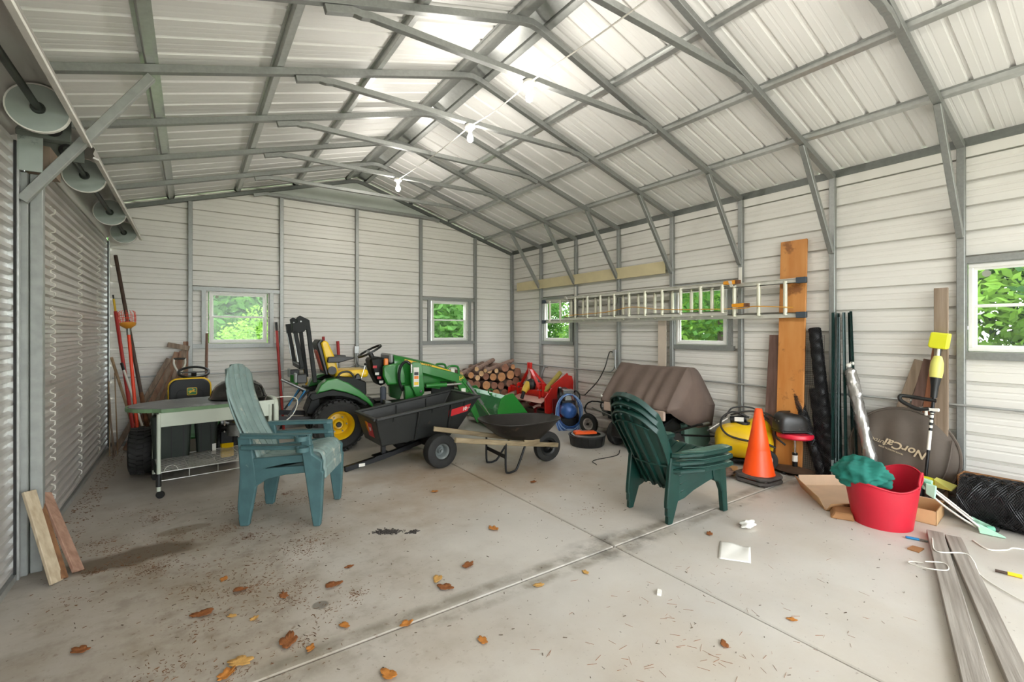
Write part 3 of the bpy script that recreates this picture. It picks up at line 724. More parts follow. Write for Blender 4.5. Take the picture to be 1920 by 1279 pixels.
# hampers
def hamper(y0, y1, z0, z1, x0, x1):
    t = .03
    mb = MB(); mb.hexa([(x0+t, y0+t, z0), (x1, y0+t, z0), (x1, y1-t, z0), (x0+t, y1-t, z0), (x0, y0, z1), (x1, y0, z1), (x1, y1, z1), (x0, y1, z1)])
    o = mb.build('hamper', 'hamper', rm, bevel=.03, seg=3)
    k = 3 if y1-y0 > .3 else 2
    for i in range(k):
        y = y0+(y1-y0)*(i+.7)/(k+.4)
        MB().bar((x0+t-.002, y, z0+.05), (x0+.001, y, z1-.05), .012, .016, up=(1, 0, 0)).build('rib', 'black_plastic', o)
    MB().cyl((x0+t-.006, (y0+y1)/2, z0+.12), (x0+t+.01, (y0+y1)/2, z0+.12), .022, 12).build('knob', 'black_plastic', o)
    return o
hamper(-.02, .34, .085, .70, -.52, -.12); h2 = hamper(-.27, -.035, .15, .70, -.42, -.12)
MB().box(-.402, -.392, -.245, -.20, .20, .32).build('care_label', 'white_label', h2)
mb = MB(); mb.box(-.30, -.05, -.42, -.29, .28, .52); mb.cyl((-.33, -.40, .47), (-.28, -.30, .47), .05, 14); mb.build('engine', 'black_metal', rm, bevel=.01)
mb = MB(); mb.prism([(-.38, .14), (-.05, .14), (-.05, .24), (-.25, .34), (-.38, .2)], -.42, -.29, 'xz'); mb.build('discharge_chute', 'jd_yellow', rm, bevel=.012)
mb = MB(); mb.cyl((-.34, -.36, .47), (-.34, -.42, .50), .018, 10); mb.cyl((-.33, -.33, .42), (-.33, -.33, .60), .010, 8); mb.build('exhaust', 'chrome', rm, smooth=40)
# ================================================================== tools in the far left corner
mat('pole_orange', '#e8431f', .35, 0, var=.05); mat('pole_red', '#b02a25', .4, 0, var=.08); mat('pole_yellow', '#d8b02f', .4, 0)
mat('iron_brown', '#4b3a30', .6, .3, var=.25, scale=14); mat('basket_orange', '#d08a2a', .5, 0, var=.08)
wood('handle_wood', '#b39a78', '#8a6f50', 2); wood('handle_dark', '#8a6a58', '#6b4c3c', 2)
wood('old_board', '#a08c7a', '#6f5d4e', 2, knots='#4a3a30'); wood('old_board_red', '#a07f68', '#775543', 2, knots='#54392c')
def pole(name, label, cat, a, b, r, m, n=10, group=None, extra=None):
    t = thing(name, label, cat, b, 0, group); b_ = V(b)
    MB().tube([V(a)-b_, V((0, 0, 0))], r, n).build('shaft', m, t, smooth=60)
    if extra: extra(t, V(a)-b_)
    return t
def digging(t, a):
    d = a.normalized()
    MB().cyl(a*.0, a*.30, .024, 10).build('blade_end', 'rusty', t, smooth=60)
    MB().cyl(a*.62, a*.66, .028, 10).build('collar', 'black_metal', t, smooth=60)
pole('iron_pole', 'long dark brown iron pole leaning to the far corner', 'pole', (-.855, 8.24, 2.62), (-.42, 7.55, 0), .022, 'iron_brown', extra=digging)
def picker(t, a):
    d = a.normalized(); M = basis(a, d.orthogonal(), d.cross(d.orthogonal()))
    c = MB(); c.lathe([(.02, -.04), (.075, .0), (.085, .03), (.075, .035), (.0, .01)], 22, axis=d, at=a); b = c.build('basket_pad', 'basket_orange', t, smooth=60)
    c = MB(); q = Z.rotation_difference(d).to_matrix()
    for k in range(12):
        an = 2*math.pi*k/12; e = q @ V((math.cos(an), math.sin(an), 0))
        c.tube([a+e*.078+d*.02, a+e*.085+d*.10, a+e*.083+d*.17, a+e*.062+d*.185], .0028, 5)
    for h in (.07, .12): c.tube([a+q @ V((.084*math.cos(x*math.pi/10), .084*math.sin(x*math.pi/10), h)) for x in range(20)], .0028, 5, closed=True)
    c.build('wire_basket', 'pole_orange', t, smooth=60)
    MB().cyl(a*.93, a*.985, .021, 12).build('collar', 'steel', t, smooth=60)
pole('fruit_picker', 'bright orange fruit picker pole with wire basket on top', 'fruit picker', (-.655, 7.45, 1.66), (-.515, 7.16, 0), .0185, 'pole_orange', extra=picker)
def redyellow(t, a):
    MB().cyl(a*.999, a*1.09, .013, 10).build('handle_end', 'pole_yellow', t, smooth=60)
    MB().cyl(a*1.09, a*1.12, .009, 8).build('tip', 'black_plastic', t, smooth=60)
pole('pruner_pole', 'dark red telescopic pole with yellow tip beside the roll-up door', 'pole', (-.83, 8.0, 1.85), (-.56, 7.42, .0), .021, 'pole_red', extra=redyellow)
def rake(t, a):
    d = a.normalized(); MB().cyl(a*.90, a, .017, 10).build('grip', 'black_plastic', t, smooth=60)
    c = MB()
    for k in range(7): c.tube([a*.0+V((0, 0, .02)), V((.02*(k-3), .015*(k-3), -.16)), V((.026*(k-3), .02*(k-3)-.04, -.17))], .003, 5)
    c.build('tines', 'steel', t, smooth=60)
    MB().cyl(a*0, a*.05, .02, 8).build('ferrule', 'white_label', t)
pole('leaf_rake', 'white shafted rake with black grip, head down behind the cart', 'rake', (-.745, 7.75, 1.18), (-.47, 7.30, .28), .013, 'white_paint', extra=rake)
pole('garden_hoe', 'pale wooden tool handle leaning between the red poles', 'handle', (-.86, 7.9, 1.25), (-.52, 7.5, .02), .016, 'handle_wood')
for i, (x, y, dx, h) in enumerate(((-.88, 7.75, .02, .95), (-.86, 7.6, .05, .8), (-.83, 7.82, .04, 1.05), (-.87, 7.68, .07, .62))):
    pole('garden_stake', ('tallest', 'second', 'third', 'shortest')[i]+' thin grey stake standing against the roll-up door edge', 'stake', (x, y+.1, h), (x+dx, y, 0), .007+.002*(i % 2), ('handle_wood', 'old_board')[i % 2], 6, 'stakes by the door')
# leaning old boards in the corner
t0 = None
spec = [(-.14, .26, -.30, 0), (-.16, .30, -.20, 1), (-.22, .36, -.12, 0), (-.26, .24, -.05, 1), (-.30, .42, -.22, 0), (-.20, .20, .02, 1), (-.12, .30, -.38, 0), (-.08, .16, -.26, 1)]
for i, (xt, dx, xo, k) in enumerate(spec):
    top = V((-.09-.03*i, 8.31-.012*i, 1.36-.05*(i % 3)-.03*i)); bot = V((-.20-.105*i, 7.98-.03*(i % 3), .0))
    if i == 7: top, bot = V((-.075, 8.33, 1.42)), V((-.08, 8.2, 0))
    mb = MB(); mb.bar(top-bot, (0, 0, 0), .062, .022, up=(.2, 1, .2))
    o = mb.build('old_board', ('old_board', 'old_board_red')[k], None, bevel=.003); o.location = bot+V((0, 0, .02))
    tag(o, ('first', 'second', 'third', 'fourth', 'fifth', 'sixth', 'seventh')[i]+' weathered board from the right in the leaning corner heap' if i < 7 else 'upright weathered board beside the far wall post, behind the shovel', 'board', 'old boards leaning in the far left corner')
o = MB().bar((-.16, 0, .03), (.10, 0, -.03), .07, .022, up=(0, 1, 0)).build('short_board', 'old_board', None, bevel=.003); o.location = (-.13, 8.27, 1.37); tag(o, 'short weathered board lying across the top of the leaning heap', 'board')
# shovel with a D grip
t = thing('shovel', 'shovel with pale D-shaped grip standing behind the mower seat', 'shovel', (-.14, 7.75, 0))
MB().tube([(0, 0, .35), (0, .04, 1.02)], .018, 10).build('shaft', 'handle_wood', t, smooth=60)
MB().tube(smoothpath([(-.062, .045, 1.22), (-.062, .044, 1.14), (-.03, .042, 1.06), (0, .04, 1.0), (.03, .042, 1.06), (.062, .044, 1.14), (.062, .045, 1.22)], 3), .013, 8).build('grip_fork', 'white_paint', t, smooth=60)
MB().cyl((-.066, .045, 1.215), (.066, .045, 1.215), .014, 10).build('grip_bar', 'black_plastic', t, smooth=60)
MB().prism([(-.10, .02), (.10, .02), (.12, .36), (.03, .40), (-.03, .40), (-.12, .36)], -.012, .012, 'xz').build('blade', 'rusty', t, bevel=.006)
pole('wooden_shafted_tool', 'reddish wooden tool handle standing upright below the left far window', 'handle', (.178, 8.02, 1.56), (.15, 7.72, 0), .018, 'handle_dark')
pole('red_pole', 'red pole with black tip against the far wall right of the left window', 'pole', (1.12, 8.28, 1.60), (1.19, 8.05, 0), .02, 'pole_red', extra=lambda t, a: MB().cyl(a, a*1.085, .02, 10).build('tip', 'black_plastic', t, smooth=60))
pole('yellow_shafted_tool', 'yellow tool handle standing behind the tractor roll bar', 'handle', (1.50, 8.26, 1.20), (1.62, 8.0, 0), .022, 'pole_yellow')
pole('red_gripped_tool', 'red tool handle with steel shank behind the tractor seat', 'handle', (2.06, 8.25, 1.42), (2.1, 8.05, 0), .016, 'steel', extra=lambda t, a: MB().cyl(a*.80, a, .026, 10).build('grip', 'pole_red', t, smooth=60))
pole('red_shaft', 'second dark red tool shaft behind the tractor roll bar', 'handle', (1.83, 8.27, 1.50), (1.86, 8.05, 0), .022, 'pole_red')
# boards leaning by the near door post
wood('pale_board', '#c3b49a', '#a08e74', 2); wood('brown_board', '#8d6442', '#67452c', 2); wood('pinkish_board', '#a98672', '#82604d', 2)
for top, bot, w, m_, lab in (((-.86, 4.20, .555), (-.70, 4.02, .0), .085, 'pale_board', 'pale thin board, nearest of three leaning at the door post'),
        ((-.83, 4.32, .43), (-.672, 4.06, .0), .05, 'brown_board', 'narrow golden brown board, middle of three at the door post'),
        ((-.83, 4.44, .47), (-.615, 4.13, .0), .085, 'pinkish_board', 'pinkish brown board, farthest of three leaning at the door post')):
    b_ = V(bot); o = MB().bar(V(top)-b_, (0, 0, 0), w, .02, up=(.8, -.45, 0)).build('leaning_board', m_, None, bevel=.003); o.location = b_+V((0, 0, .008)); tag(o, lab, 'board', 'boards at the door post')
# ================================================================== compact tractor with front loader
mat('jd_dark', '#121512', .5, 0, var=.12, spec=.25)
mat('grey_plastic', '#8f9290', .45, 0, var=.05)
mat('bucket_in', '#3c8a52', .3, .1, var=.08, spot='#b9c8bd', spot_at=.60, spot_scale=3)
mat('orange_lens', '#f08322', .25, 0, var=.02)
mat('salmon', '#e4705c', .5, 0, var=.05)
mat('blue_strap', '#1f7fb8', .6, 0, var=.1)
mat('denim', '#4d525c', .8, 0, var=.1)
tr = thing('tractor', 'green compact tractor with yellow wheels, yellow seat and front loader', 'tractor', (1.638, 6.783, 0), -4)
for s in (-1, 1):
    wheel(tr, 'rear_tyre', (0, s*.37, .345), (0, s, 0), .345, .27, .185, 'jd_yellow', lugs=26, lugh=.022, bolts=6, hub='black_plastic', dish=1.0)
    wheel(tr, 'front_tyre', (1.45, s*.40, .235), (0, s, 0), .235, .19, .13, 'jd_yellow', lugs=22, lugh=.016)
    # fender: green outer shell over a black inner skirt
    sh = [(-.30, .775), (-.24, .90), (-.16, .962), (-.04, .972), (.10, .905), (.24, .805), (.36, .69), (.425, .60), (.425, .545), (.34, .63), (.22, .715), (.08, .78), (-.10, .83), (-.26, .80)]
    MB().prism(sh, s*.30, s*.515, 'xz').build('fender', 'jd_green', tr, bevel=.022, seg=3, smooth=40)
    sk = [(-.385, .745), (-.355, .80), (-.26, .80), (-.10, .83), (.08, .78), (.22, .715), (.36, .62), (.33, .57), (.20, .67), (.02, .73), (-.16, .745), (-.34, .70)]
    MB().prism(sk, s*.27, s*.50, 'xz').build('fender_skirt', 'jd_dark', tr, bevel=.01)
    MB().prism([(-.20, .90), (.0, .985), (.22, .96), (.355, .90), (.365, .72), (.26, .70), (.05, .86)], s*.26, s*.40, 'xz').build('console', 'jd_dark', tr, bevel=.015)
# grab handle and levers on the near console
MB().tube(smoothpath([(-.02, -.36, .95), (.03, -.36, 1.03), (.14, -.36, 1.04), (.22, -.36, .95)], 4), .014, 8).build('grab_handle', 'black_plastic', tr, smooth=60)
mb = MB().tube([(.30, -.33, .92), (.36, -.33, 1.12)], .005, 6); lv = mb.build('lever', 'chrome', tr, smooth=60)
MB().ball((.362, -.33, 1.135), .02, 12, 8).build('lever_knob', 'black_plastic', lv, smooth=60)
MB().prism([(.20, .93), (.22, 1.0), (.26, 1.02), (.30, .93)], -.40, -.35, 'xz').build('control_lever', 'black_plastic', tr, bevel=.01)
# transmission, frame and floor
MB().box(-.35, .55, -.17, .17, .28, .62).build('transmission', 'jd_dark', tr, bevel=.03)
MB().box(.50, 1.75, -.14, .14, .30, .55).build('frame', 'jd_dark', tr, bevel=.02)
MB().box(.25, .78, -.46, .46, .50, .55).build('floorboard', 'jd_dark', tr, bevel=.01)
MB().cyl((1.45, -.34, .235), (1.45, .34, .235), .04, 12).build('front_axle', 'jd_dark', tr, smooth=40)
MB().cyl((0, -.30, .345), (0, .30, .345), .09, 16).build('rear_axle', 'jd_dark', tr, smooth=40)
# hood: lofted sections
secs = [(.78, .29, .82, 1.255), (1.0, .29, .80, 1.205), (1.35, .275, .74, 1.115), (1.62, .25, .68, 1.02), (1.74, .21, .66, .94)]
mb = MB(); rings = []
for (x, hw, z0, z1) in secs:
    r = .10
    ring = [(x, -hw, z0)]+[(x, -hw+r-r*math.cos(a), z1-r+r*math.sin(a)) for a in [k*math.pi/10 for k in range(6)]]+[(x, hw-r+r*math.cos(a), z1-r+r*math.sin(a)) for a in [math.pi/2-k*math.pi/10 for k in range(6)]]+[(x, hw, z0)]
    rings.append(ring)
n = len(rings[0]); vs = [p for r in rings for p in r]
fs = [(i*n+j, i*n+(j+1) % n, (i+1)*n+(j+1) % n, (i+1)*n+j) for i in range(len(rings)-1) for j in range(n)]+[tuple(range(n)), tuple((len(rings)-1)*n+j for j in range(n-1, -1, -1))]
mb.add(vs, fs); hood = mb.build('hood', 'jd_green', tr, smooth=35)
for s in (-1, 1):
    MB().prism([(.93, 1.185), (1.35, 1.085), (1.66, .985), (1.66, .975), (1.35, 1.055), (.93, 1.135)], s*.286, s*.2945, 'xz').build('stripe', 'jd_yellow', hood)
    MB().prism([(.61, 1.10), (.90, 1.145), (.95, .95), (.95, .82), (.67, .82), (.61, .95)], s*.26, s*.315, 'xz').build('side_panel', 'jd_green', tr, bevel=.03, seg=3, smooth=40)
    MB().prism([(1.35, .62), (1.73, .62), (1.73, .80), (1.35, .86)], s*.235, s*.262, 'xz').build('grille_panel', 'jd_dark', tr, bevel=.01)
text(None, 'JOHN DEERE', .055, basis((1.20, -.2965, 1.105), (1, 0, -.24), (.24, 0, 1)), 'lettering', 'jd_dark', hood, ext=.001)
MB().prism(rrect(-.16, .16, .72, .92, .06), 1.735, 1.76, 'yz').build('front_grille', 'jd_dark', tr, bevel=.01)
MB().box(.72, .785, -.25, .25, 1.13, 1.262).build('dash_cowl', 'grey_plastic', tr, bevel=.02)
MB().prism([(.46, 1.20), (.60, 1.22), (.80, 1.17), (.84, 1.0), (.66, .80), (.60, .80), (.50, 1.0)], -.16, .16, 'xz').build('dashboard', 'jd_dark', tr, bevel=.03)
mb = MB(); mb.box(.64, .70, -.27, -.22, 1.10, 1.20); mb.build('indicator', 'orange_lens', tr, bevel=.01)
for k, z in enumerate((1.08, .98, .92, .86)):
    MB().box(.505+.03*k, .56+.03*k, -.172, -.161, z-.018, z+.018).build('dash_decal', 'white_label' if k % 2 else 'red_label', tr)
ax = V((-.47, 0, .88)).normalized()
sw = MB().lathe([(.160, -.014), (.188, -.014), (.188, .014), (.160, .014)], 36, axis=ax, at=(.50, 0, 1.30), close=True).build('steering_wheel', 'black_plastic', tr, smooth=40)
q = Z.rotation_difference(ax).to_matrix(); mb = MB()
for a in (90, 210, 330):
    e = q @ V((math.cos(math.radians(a)), math.sin(math.radians(a)), 0))
    MB().bar(V((.50, 0, 1.30))-ax*.035, V((.50, 0, 1.30))+e*.165, .035, .012, up=ax).build('spoke', 'grey_plastic', sw)
MB().cyl((.50, 0, 1.28), (.58, 0, 1.12), .035, 14).build('steering_column', 'black_plastic', tr, smooth=40)
MB().box(.60, .68, -.24, -.17, .55, .80).build('pedal_support', 'denim', tr, bevel=.02)
MB().prism([(.62, .56), (.72, .56), (.70, .60), (.62, .62)], -.40, -.25, 'xz').build('pedal', 'grey_plastic', tr, bevel=.006)
# seat
bk = [(-.10, 1.0), (-.20, 1.44), (-.165, 1.47), (-.11, 1.45), (-.01, 1.22), (.03, 1.02)]
sbk = MB().prism(bk, -.22, .22, 'xz').build('seat_back', 'jd_yellow', tr, bevel=.035, seg=3, smooth=40)
MB().prism([(-.14, 1.0), (-.255, 1.42), (-.215, 1.48), (-.155, 1.47), (-.20, 1.43), (-.10, 1.0)], -.235, .235, 'xz').build('seat_shell', 'black_plastic', sbk, bevel=.012)
MB().prism([(-.165, 1.05), (-.245, 1.32), (-.20, 1.38), (-.14, 1.10), (-.14, 1.05)], -.12, .12, 'xz').build('manual_holder', 'salmon', sbk, bevel=.01)
MB().prism(rrect(-.02, .43, .94, 1.055, .045, 4), -.24, .24, 'xz').build('seat_cushion', 'jd_yellow', tr, bevel=.04, seg=3, smooth=40)
MB().box(.0, .34, -.16, .16, .60, .95).build('seat_mount', 'jd_dark', tr)
for s in (-1, 1):
    a_ = MB().prism([(-.13, 1.17), (-.12, 1.245), (.05, 1.25), (.22, 1.235), (.22, 1.215), (.02, 1.165)], s*.25, s*.305, 'xz').build('armrest', 'black_plastic', tr, bevel=.012)
    MB().cyl((-.06, s*.235, 1.06), (-.06, s*.275, 1.06), .055, 18).build('seat_pivot', 'black_plastic', tr, smooth=40)
# roll bar, folded
for s in (-1, 1):
    y = s*.43
    MB().bar((-.30, y, .93), (-.385, y, 1.66), .05, .065, up=(0, 1, 0)).build('rollbar_post', 'jd_dark', tr, bevel=.005)
    MB().prism([(-.56, 1.56), (-.575, 1.69), (-.51, 1.70), (-.52, 1.76), (-.48, 1.79), (-.37, 1.735), (-.36, 1.66), (-.44, 1.58)], y-s*.028, y+s*.03, 'xz').build('rollbar_hinge', 'jd_dark', tr, bevel=.004)
    MB().cyl((-.47, y-.04, 1.715), (-.47, y+.04, 1.715), .010, 10).build('hinge_pin', 'steel', tr, smooth=40)
    MB().bar((-.535, y, 1.60), (-.455, y, 1.13), .05, .06, up=(0, 1, 0)).build('rollbar_fold', 'jd_dark', tr, bevel=.005)
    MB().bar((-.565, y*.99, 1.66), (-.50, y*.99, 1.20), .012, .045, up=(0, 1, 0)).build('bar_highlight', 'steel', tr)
    bx_ = MB().prism(rrect(-.52, -.40, .93, 1.045, .02), y-.06, y+.06, 'xz').build('tail_lamp', 'black_plastic', tr, bevel=.01)
    MB().prism(rrect(-.545, -.515, .94, 1.06, .012), y-.065, y+.065, 'xz').build('lamp_housing', 'grey_plastic', bx_, bevel=.008)
MB().bar((-.455, -.43, 1.13), (-.455, .43, 1.13), .055, .06).build('rollbar_top', 'jd_dark', tr, bevel=.005)
# three point hitch at the back
for s in (-1, 1):
    MB().bar((-.20, s*.26, .42), (-.98, s*.30, .50), .022, .065).build('lower_link', 'black_metal', tr, bevel=.004)
    MB().bar((-.36, s*.27, .82), (-.60, s*.30, .50), .02, .026).build('lift_rod', 'black_metal', tr)
    MB().bar((-.40, s*.25, .81), (-.55, s*.27, .55), .035, .02).build('lift_strap', 'blue_strap', tr)
MB().prism([(-.38, .50), (-.30, .72), (-.22, .76), (-.18, .45)], -.2, .2, 'xz').build('hitch_bracket', 'jd_dark', tr, bevel=.01)
MB().tube([(-.36, 0, .78), (-.66, 0, .95)], .022, 10).build('top_link', 'steel', tr, smooth=40)
mb = MB(); mb.cyl((-.50, .05, .86), (-.50, .05, 1.0), .05, 14); mb.build('hydraulic_filter', 'jd_green', tr, smooth=40)
# loader
for s in (-1, 1):
    y = s*.46; o = .032
    MB().prism([(.965, .80), (.965, 1.12), (1.0, 1.15), (1.09, 1.145), (1.12, 1.11), (1.15, .86), (1.16, .70), (1.10, .64), (1.03, .66), (1.0, .74)], y-o, y+o, 'xz').build('loader_post', 'jd_green', tr, bevel=.008)
    MB().prism([(.90, .56), (.88, .82), (1.02, .80), (1.10, .64), (1.05, .5)], y-s*.12, y-s*.02, 'xz').build('loader_mount', 'jd_green', tr, bevel=.01)
    MB().prism([(1.06, 1.115), (1.16, 1.105), (1.66, .965), (1.78, .925), (1.86, .80), (1.88, .68), (1.82, .64), (1.72, .70), (1.66, .83), (1.14, .985), (1.06, 1.02)], y-o*.8, y+o*.8, 'xz').build('loader_arm', 'jd_green', tr, bevel=.008)
    MB().bar((1.76, y, .86), (2.22, y, .30), .05, .075, up=(0, 1, 0)).build('loader_boom', 'jd_green', tr, bevel=.008)
    MB().cyl((1.18, y+s*.02, .80), (1.50, y+s*.02, .80), .033, 16).build('lift_cylinder', 'jd_green', tr, smooth=40)
    MB().cyl((1.50, y+s*.02, .80), (1.74, y+s*.02, .80), .018, 12).build('cylinder_rod', 'chrome', tr, smooth=40)
    MB().tube([(1.83, y+s*.03, .82), (2.10, y+s*.03, .46)], .026, 12).build('tilt_cylinder', 'steel', tr, smooth=40)
    MB().tube([(2.10, y+s*.03, .46), (2.24, y+s*.03, .27)], .014, 10).build('tilt_rod', 'chrome', tr, smooth=40)
    MB().prism([(1.86, .52), (1.98, .56), (2.12, .20), (2.06, .16)], y-s*.10, y-s*.07, 'xz').build('quick_attach', 'jd_green', tr, bevel=.006)
    MB().prism([(2.20, .22), (2.36, .36), (2.38, .30), (2.28, .16)], y-s*.05, y+s*.05, 'xz').build('bucket_bracket', 'jd_green', tr, bevel=.006)
    pl = MB().box(.995, 1.075, y+s*.033, y+s*.036, .80, 1.075).build('warning_decal', 'white_label', tr)
    for zz, mm in ((.985, 'black_plastic'), (.93, 'orange_lens'), (.845, 'jd_yellow')): MB().box(1.003, 1.067, y+s*.0365, y+s*.0375, zz-.022, zz+.022).build('decal_panel', mm, pl)
    MB().box(1.74, 1.81, y+s*.027, y+s*.030, .665, .73).build('warning_decal', 'white_label', tr)
    deer_badge(tr, basis((1.745, y+s*.0275, .885), (-s, 0, 0), (0, 0, 1)), .075)
    MB().cyl((1.10, y-.05, .73), (1.10, y+.05, .73), .018, 12).build('pin', 'chrome', tr, smooth=40)
    MB().tube(smoothpath([(.96, y, 1.12), (.90, y-s*.02, 1.16), (.83, y-s*.05, 1.08), (.82, y-s*.08, .9), (.88, y-s*.10, .74)], 4), .020, 8).build('hydraulic_hose', 'black_plastic', tr, smooth=60)
    MB().cyl((.965, y+s*.03, 1.12), (.965, y+s*.03, 1.0), .016, 10).build('hose_fitting', 'chrome', tr, smooth=40)
    hd = MB().tube(smoothpath([(1.60, s*.25, .98), (1.64, s*.26, 1.05), (1.78, s*.26, 1.04), (1.80, s*.26, .92)], 3), .018, 8).build('lamp_guard', 'jd_green', tr, smooth=60)
    MB().box(1.65, 1.72, s*.27-.03, s*.27+.03, .94, 1.02).build('head_lamp', 'white_label', hd, bevel=.012)
MB().bar((1.95, -.46, .63), (1.95, .46, .63), .06, .06).build('torque_tube', 'jd_green', tr, bevel=.006)
# bucket
prof = [(2.42, .58), (2.36, .54), (2.30, .36), (2.32, .20), (2.42, .10), (2.60, .07), (2.95, .06), (2.95, .048), (2.58, .05), (2.40, .08), (2.29, .19), (2.27, .37), (2.335, .555), (2.40, .60)]
bk_ = MB().prism(prof, -.64, .64, 'xz').build('bucket', 'bucket_in', tr, smooth=25)
for s in (-1, 1):
    MB().prism([(2.40, .60), (2.55, .62), (2.95, .14), (2.95, .05), (2.58, .05), (2.40, .08), (2.29, .19), (2.27, .37), (2.335, .555)], s*.635, s*.655, 'xz').build('bucket_side', 'jd_green', bk_, bevel=.003)
for y in (-.30, .28):
    mb = MB(); mb.bar((2.34, y, .57), (2.34, y, .60), .06, .03); mb.tube([(2.30, y, .60), (2.30, y, .65), (2.35, y, .66), (2.38, y, .64)], .012, 6); mb.build('grab_hook', 'jd_green', bk_, bevel=.003)
# ================================================================== poly dump cart
mat('poly_black', '#212322', .45, 0, var=.12, scale=5, spot='#5b4a3d', spot_at=.66, spot_scale=4)
mat('rim_grey', '#8a9190', .45, .3, var=.1)
dc = thing('dump_cart', 'black plastic dump cart with grey-hub wheel and red 10 sticker', 'cart', (2.37, 5.43, 0), 2)
for s in (-1, 1): wheel(dc, 'tyre', (0, s*.50, .195), (0, s, 0), .195, .15, .088, 'rim_grey', hub='rim_grey')
MB().cyl((0, -.48, .195), (0, .48, .195), .016, 12).build('axle', 'black_metal', dc, smooth=40)
TT = [(-.71, .60, .335), (.63, .755, .37)]; TB = [(-.615, .285, .265), (.30, .33, .27), (.46, .39, .275)]
def tray(inset, zlift):
    def P(x, y, z): return (x, y, z)
    top = [(-.71+inset, -(.335-inset), .60), (-.71+inset, .335-inset, .60), (.63-inset, .37-inset, .755), (.63-inset, -(.37-inset), .755)]
    bot = [(-.62+inset, -(.275-inset), .285+zlift), (-.62+inset, .275-inset, .285+zlift), (.34-inset, .285-inset, .335+zlift), (.34-inset, -(.285-inset), .335+zlift)]
    return top, bot
to, bo = tray(0, 0); ti, bi = tray(.022, .02)
mb = MB(); mb.add(bo+to+ti+bi, [(0, 1, 2, 3)]+[(i, (i+1) % 4, 4+(i+1) % 4, 4+i) for i in range(4)]+[(4+i, 4+(i+1) % 4, 8+(i+1) % 4, 8+i) for i in range(4)]+[(8+i, 8+(i+1) % 4, 12+(i+1) % 4, 12+i) for i in range(4)]+[(12, 13, 14, 15)])
ty = mb.build('tray', 'poly_black', dc, bevel=.016, seg=2)
loop = [V(p)+V((0, 0, .004)) for p in to]
for i in range(4):
    MB().bar(loop[i], loop[(i+1) % 4], .05, .035, up=(0, 0, 1)).build('rim_lip', 'poly_black', ty, bevel=.012, seg=2)
def side(x, f, s, d=0.0):     # point on the tray side: x along, f 0 bottom .. 1 top
    xt = x; zt = .60+.155*(x+.71)/1.34; yt = .335+.035*(x+.71)/1.34
    xb = max(-.62, min(.34, x)); zb = .285+.05*(xb+.62)/.96; yb = .275+.01*(xb+.62)/.96
    return V((xb+(xt-xb)*f if x > .34 or x < -.62 else x, s*(yb+(yt-yb)*f+d), zb+(zt-zb)*f))
for s in (-1, 1):
    for x in (-.22, .20):
        MB().bar(side(x, .02, s, .004), side(x+.02, .97, s, .004), .05, .022, up=(1, 0, 0)).build('rib', 'poly_black', ty, bevel=.006)
        MB().bar(side(x, .10, s, -.024), side(x+.02, .95, s, -.024), .03, .016, up=(1, 0, 0)).build('rib', 'poly_black', ty, bevel=.006)
    for x in (-.50, -.02, .42): MB().bar(side(x, .82, s, .006), side(x, .96, s, .006), .014, .02, up=(1, 0, 0)).build('strap_slot', 'black_plastic', ty)
a, b = side(.20, .56, -1, .0045), side(.54, .62, -1, .0045); a2, b2 = side(.20, .78, -1, .0045), side(.54, .84, -1, .0045)
st = MB().add([a, b, b2, a2], [(0, 1, 2, 3)]).build('sticker', 'red_label', ty, solid=.003)
M4 = basis((b*.75+a*.25+b2*.75+a2*.25)/2+V((.0, -.004, 0)), b-a, a2-a)
text(None, '10', .062, M4, 'lettering', 'white_label', st, bold=.002, shear=.25)
M5 = basis((b*.95+a*.05+b2*.95+a2*.05)/2+V((.0, -.004, 0)), b-a, a2-a); text(None, 'cu ft', .022, M5, 'lettering', 'white_label', st)
fr_ = lambda y, f: V((-.62-.09*f-.004, y*(1+.2*f), .285+.315*f))
st2 = MB().add([fr_(.04, .25), fr_(-.12, .25), fr_(-.12, .78), fr_(.04, .78)], [(0, 1, 2, 3)]).build('sticker', 'red_label', ty, solid=.003)
MB().add([fr_(.045, .45)+V((-.003, 0, 0)), fr_(-.0, .40)+V((-.003, 0, 0)), fr_(-.02, .80)+V((-.003, 0, 0)), fr_(.045, .80)+V((-.003, 0, 0))], [(0, 1, 2, 3)]).build('sticker_corner', 'orange_lens', st2, solid=.002)
text(None, '10', .06, basis(fr_(-.06, .55)+V((-.005, 0, 0)), (0, -1, 0), (-.25, 0, 1)), 'lettering', 'white_label', st2)
MB().sweep([(-.955, -.02, .03), (-.50, -.01, .10), (.0, 0, .21), (.30, 0, .26)], [(-.028, -.028), (.028, -.028), (.028, .028), (-.028, .028)], up=(0, 0, 1)).build('tongue', 'black_metal', dc, bevel=.004)
MB().box(-.80, -.73, -.047, -.045, .035, .07).build('tongue_label', 'white_label', dc)
MB().bar((-.50, -.01, .10), (-.50, -.01, .30), .05, .05).build('latch_post', 'black_metal', dc, bevel=.004)
MB().bar((-.62, -.01, .12), (-.44, -.01, .15), .12, .012).build('foot_pedal', 'black_metal', dc)
for s in (-1, 1): MB().bar((-.45, s*.16, .285), (.36, s*.20, .33), .03, .04).build('tray_rail', 'black_metal', dc)
MB().bar((0, -.30, .25), (0, .30, .25), .05, .09).build('axle_bracket', 'black_metal', dc)
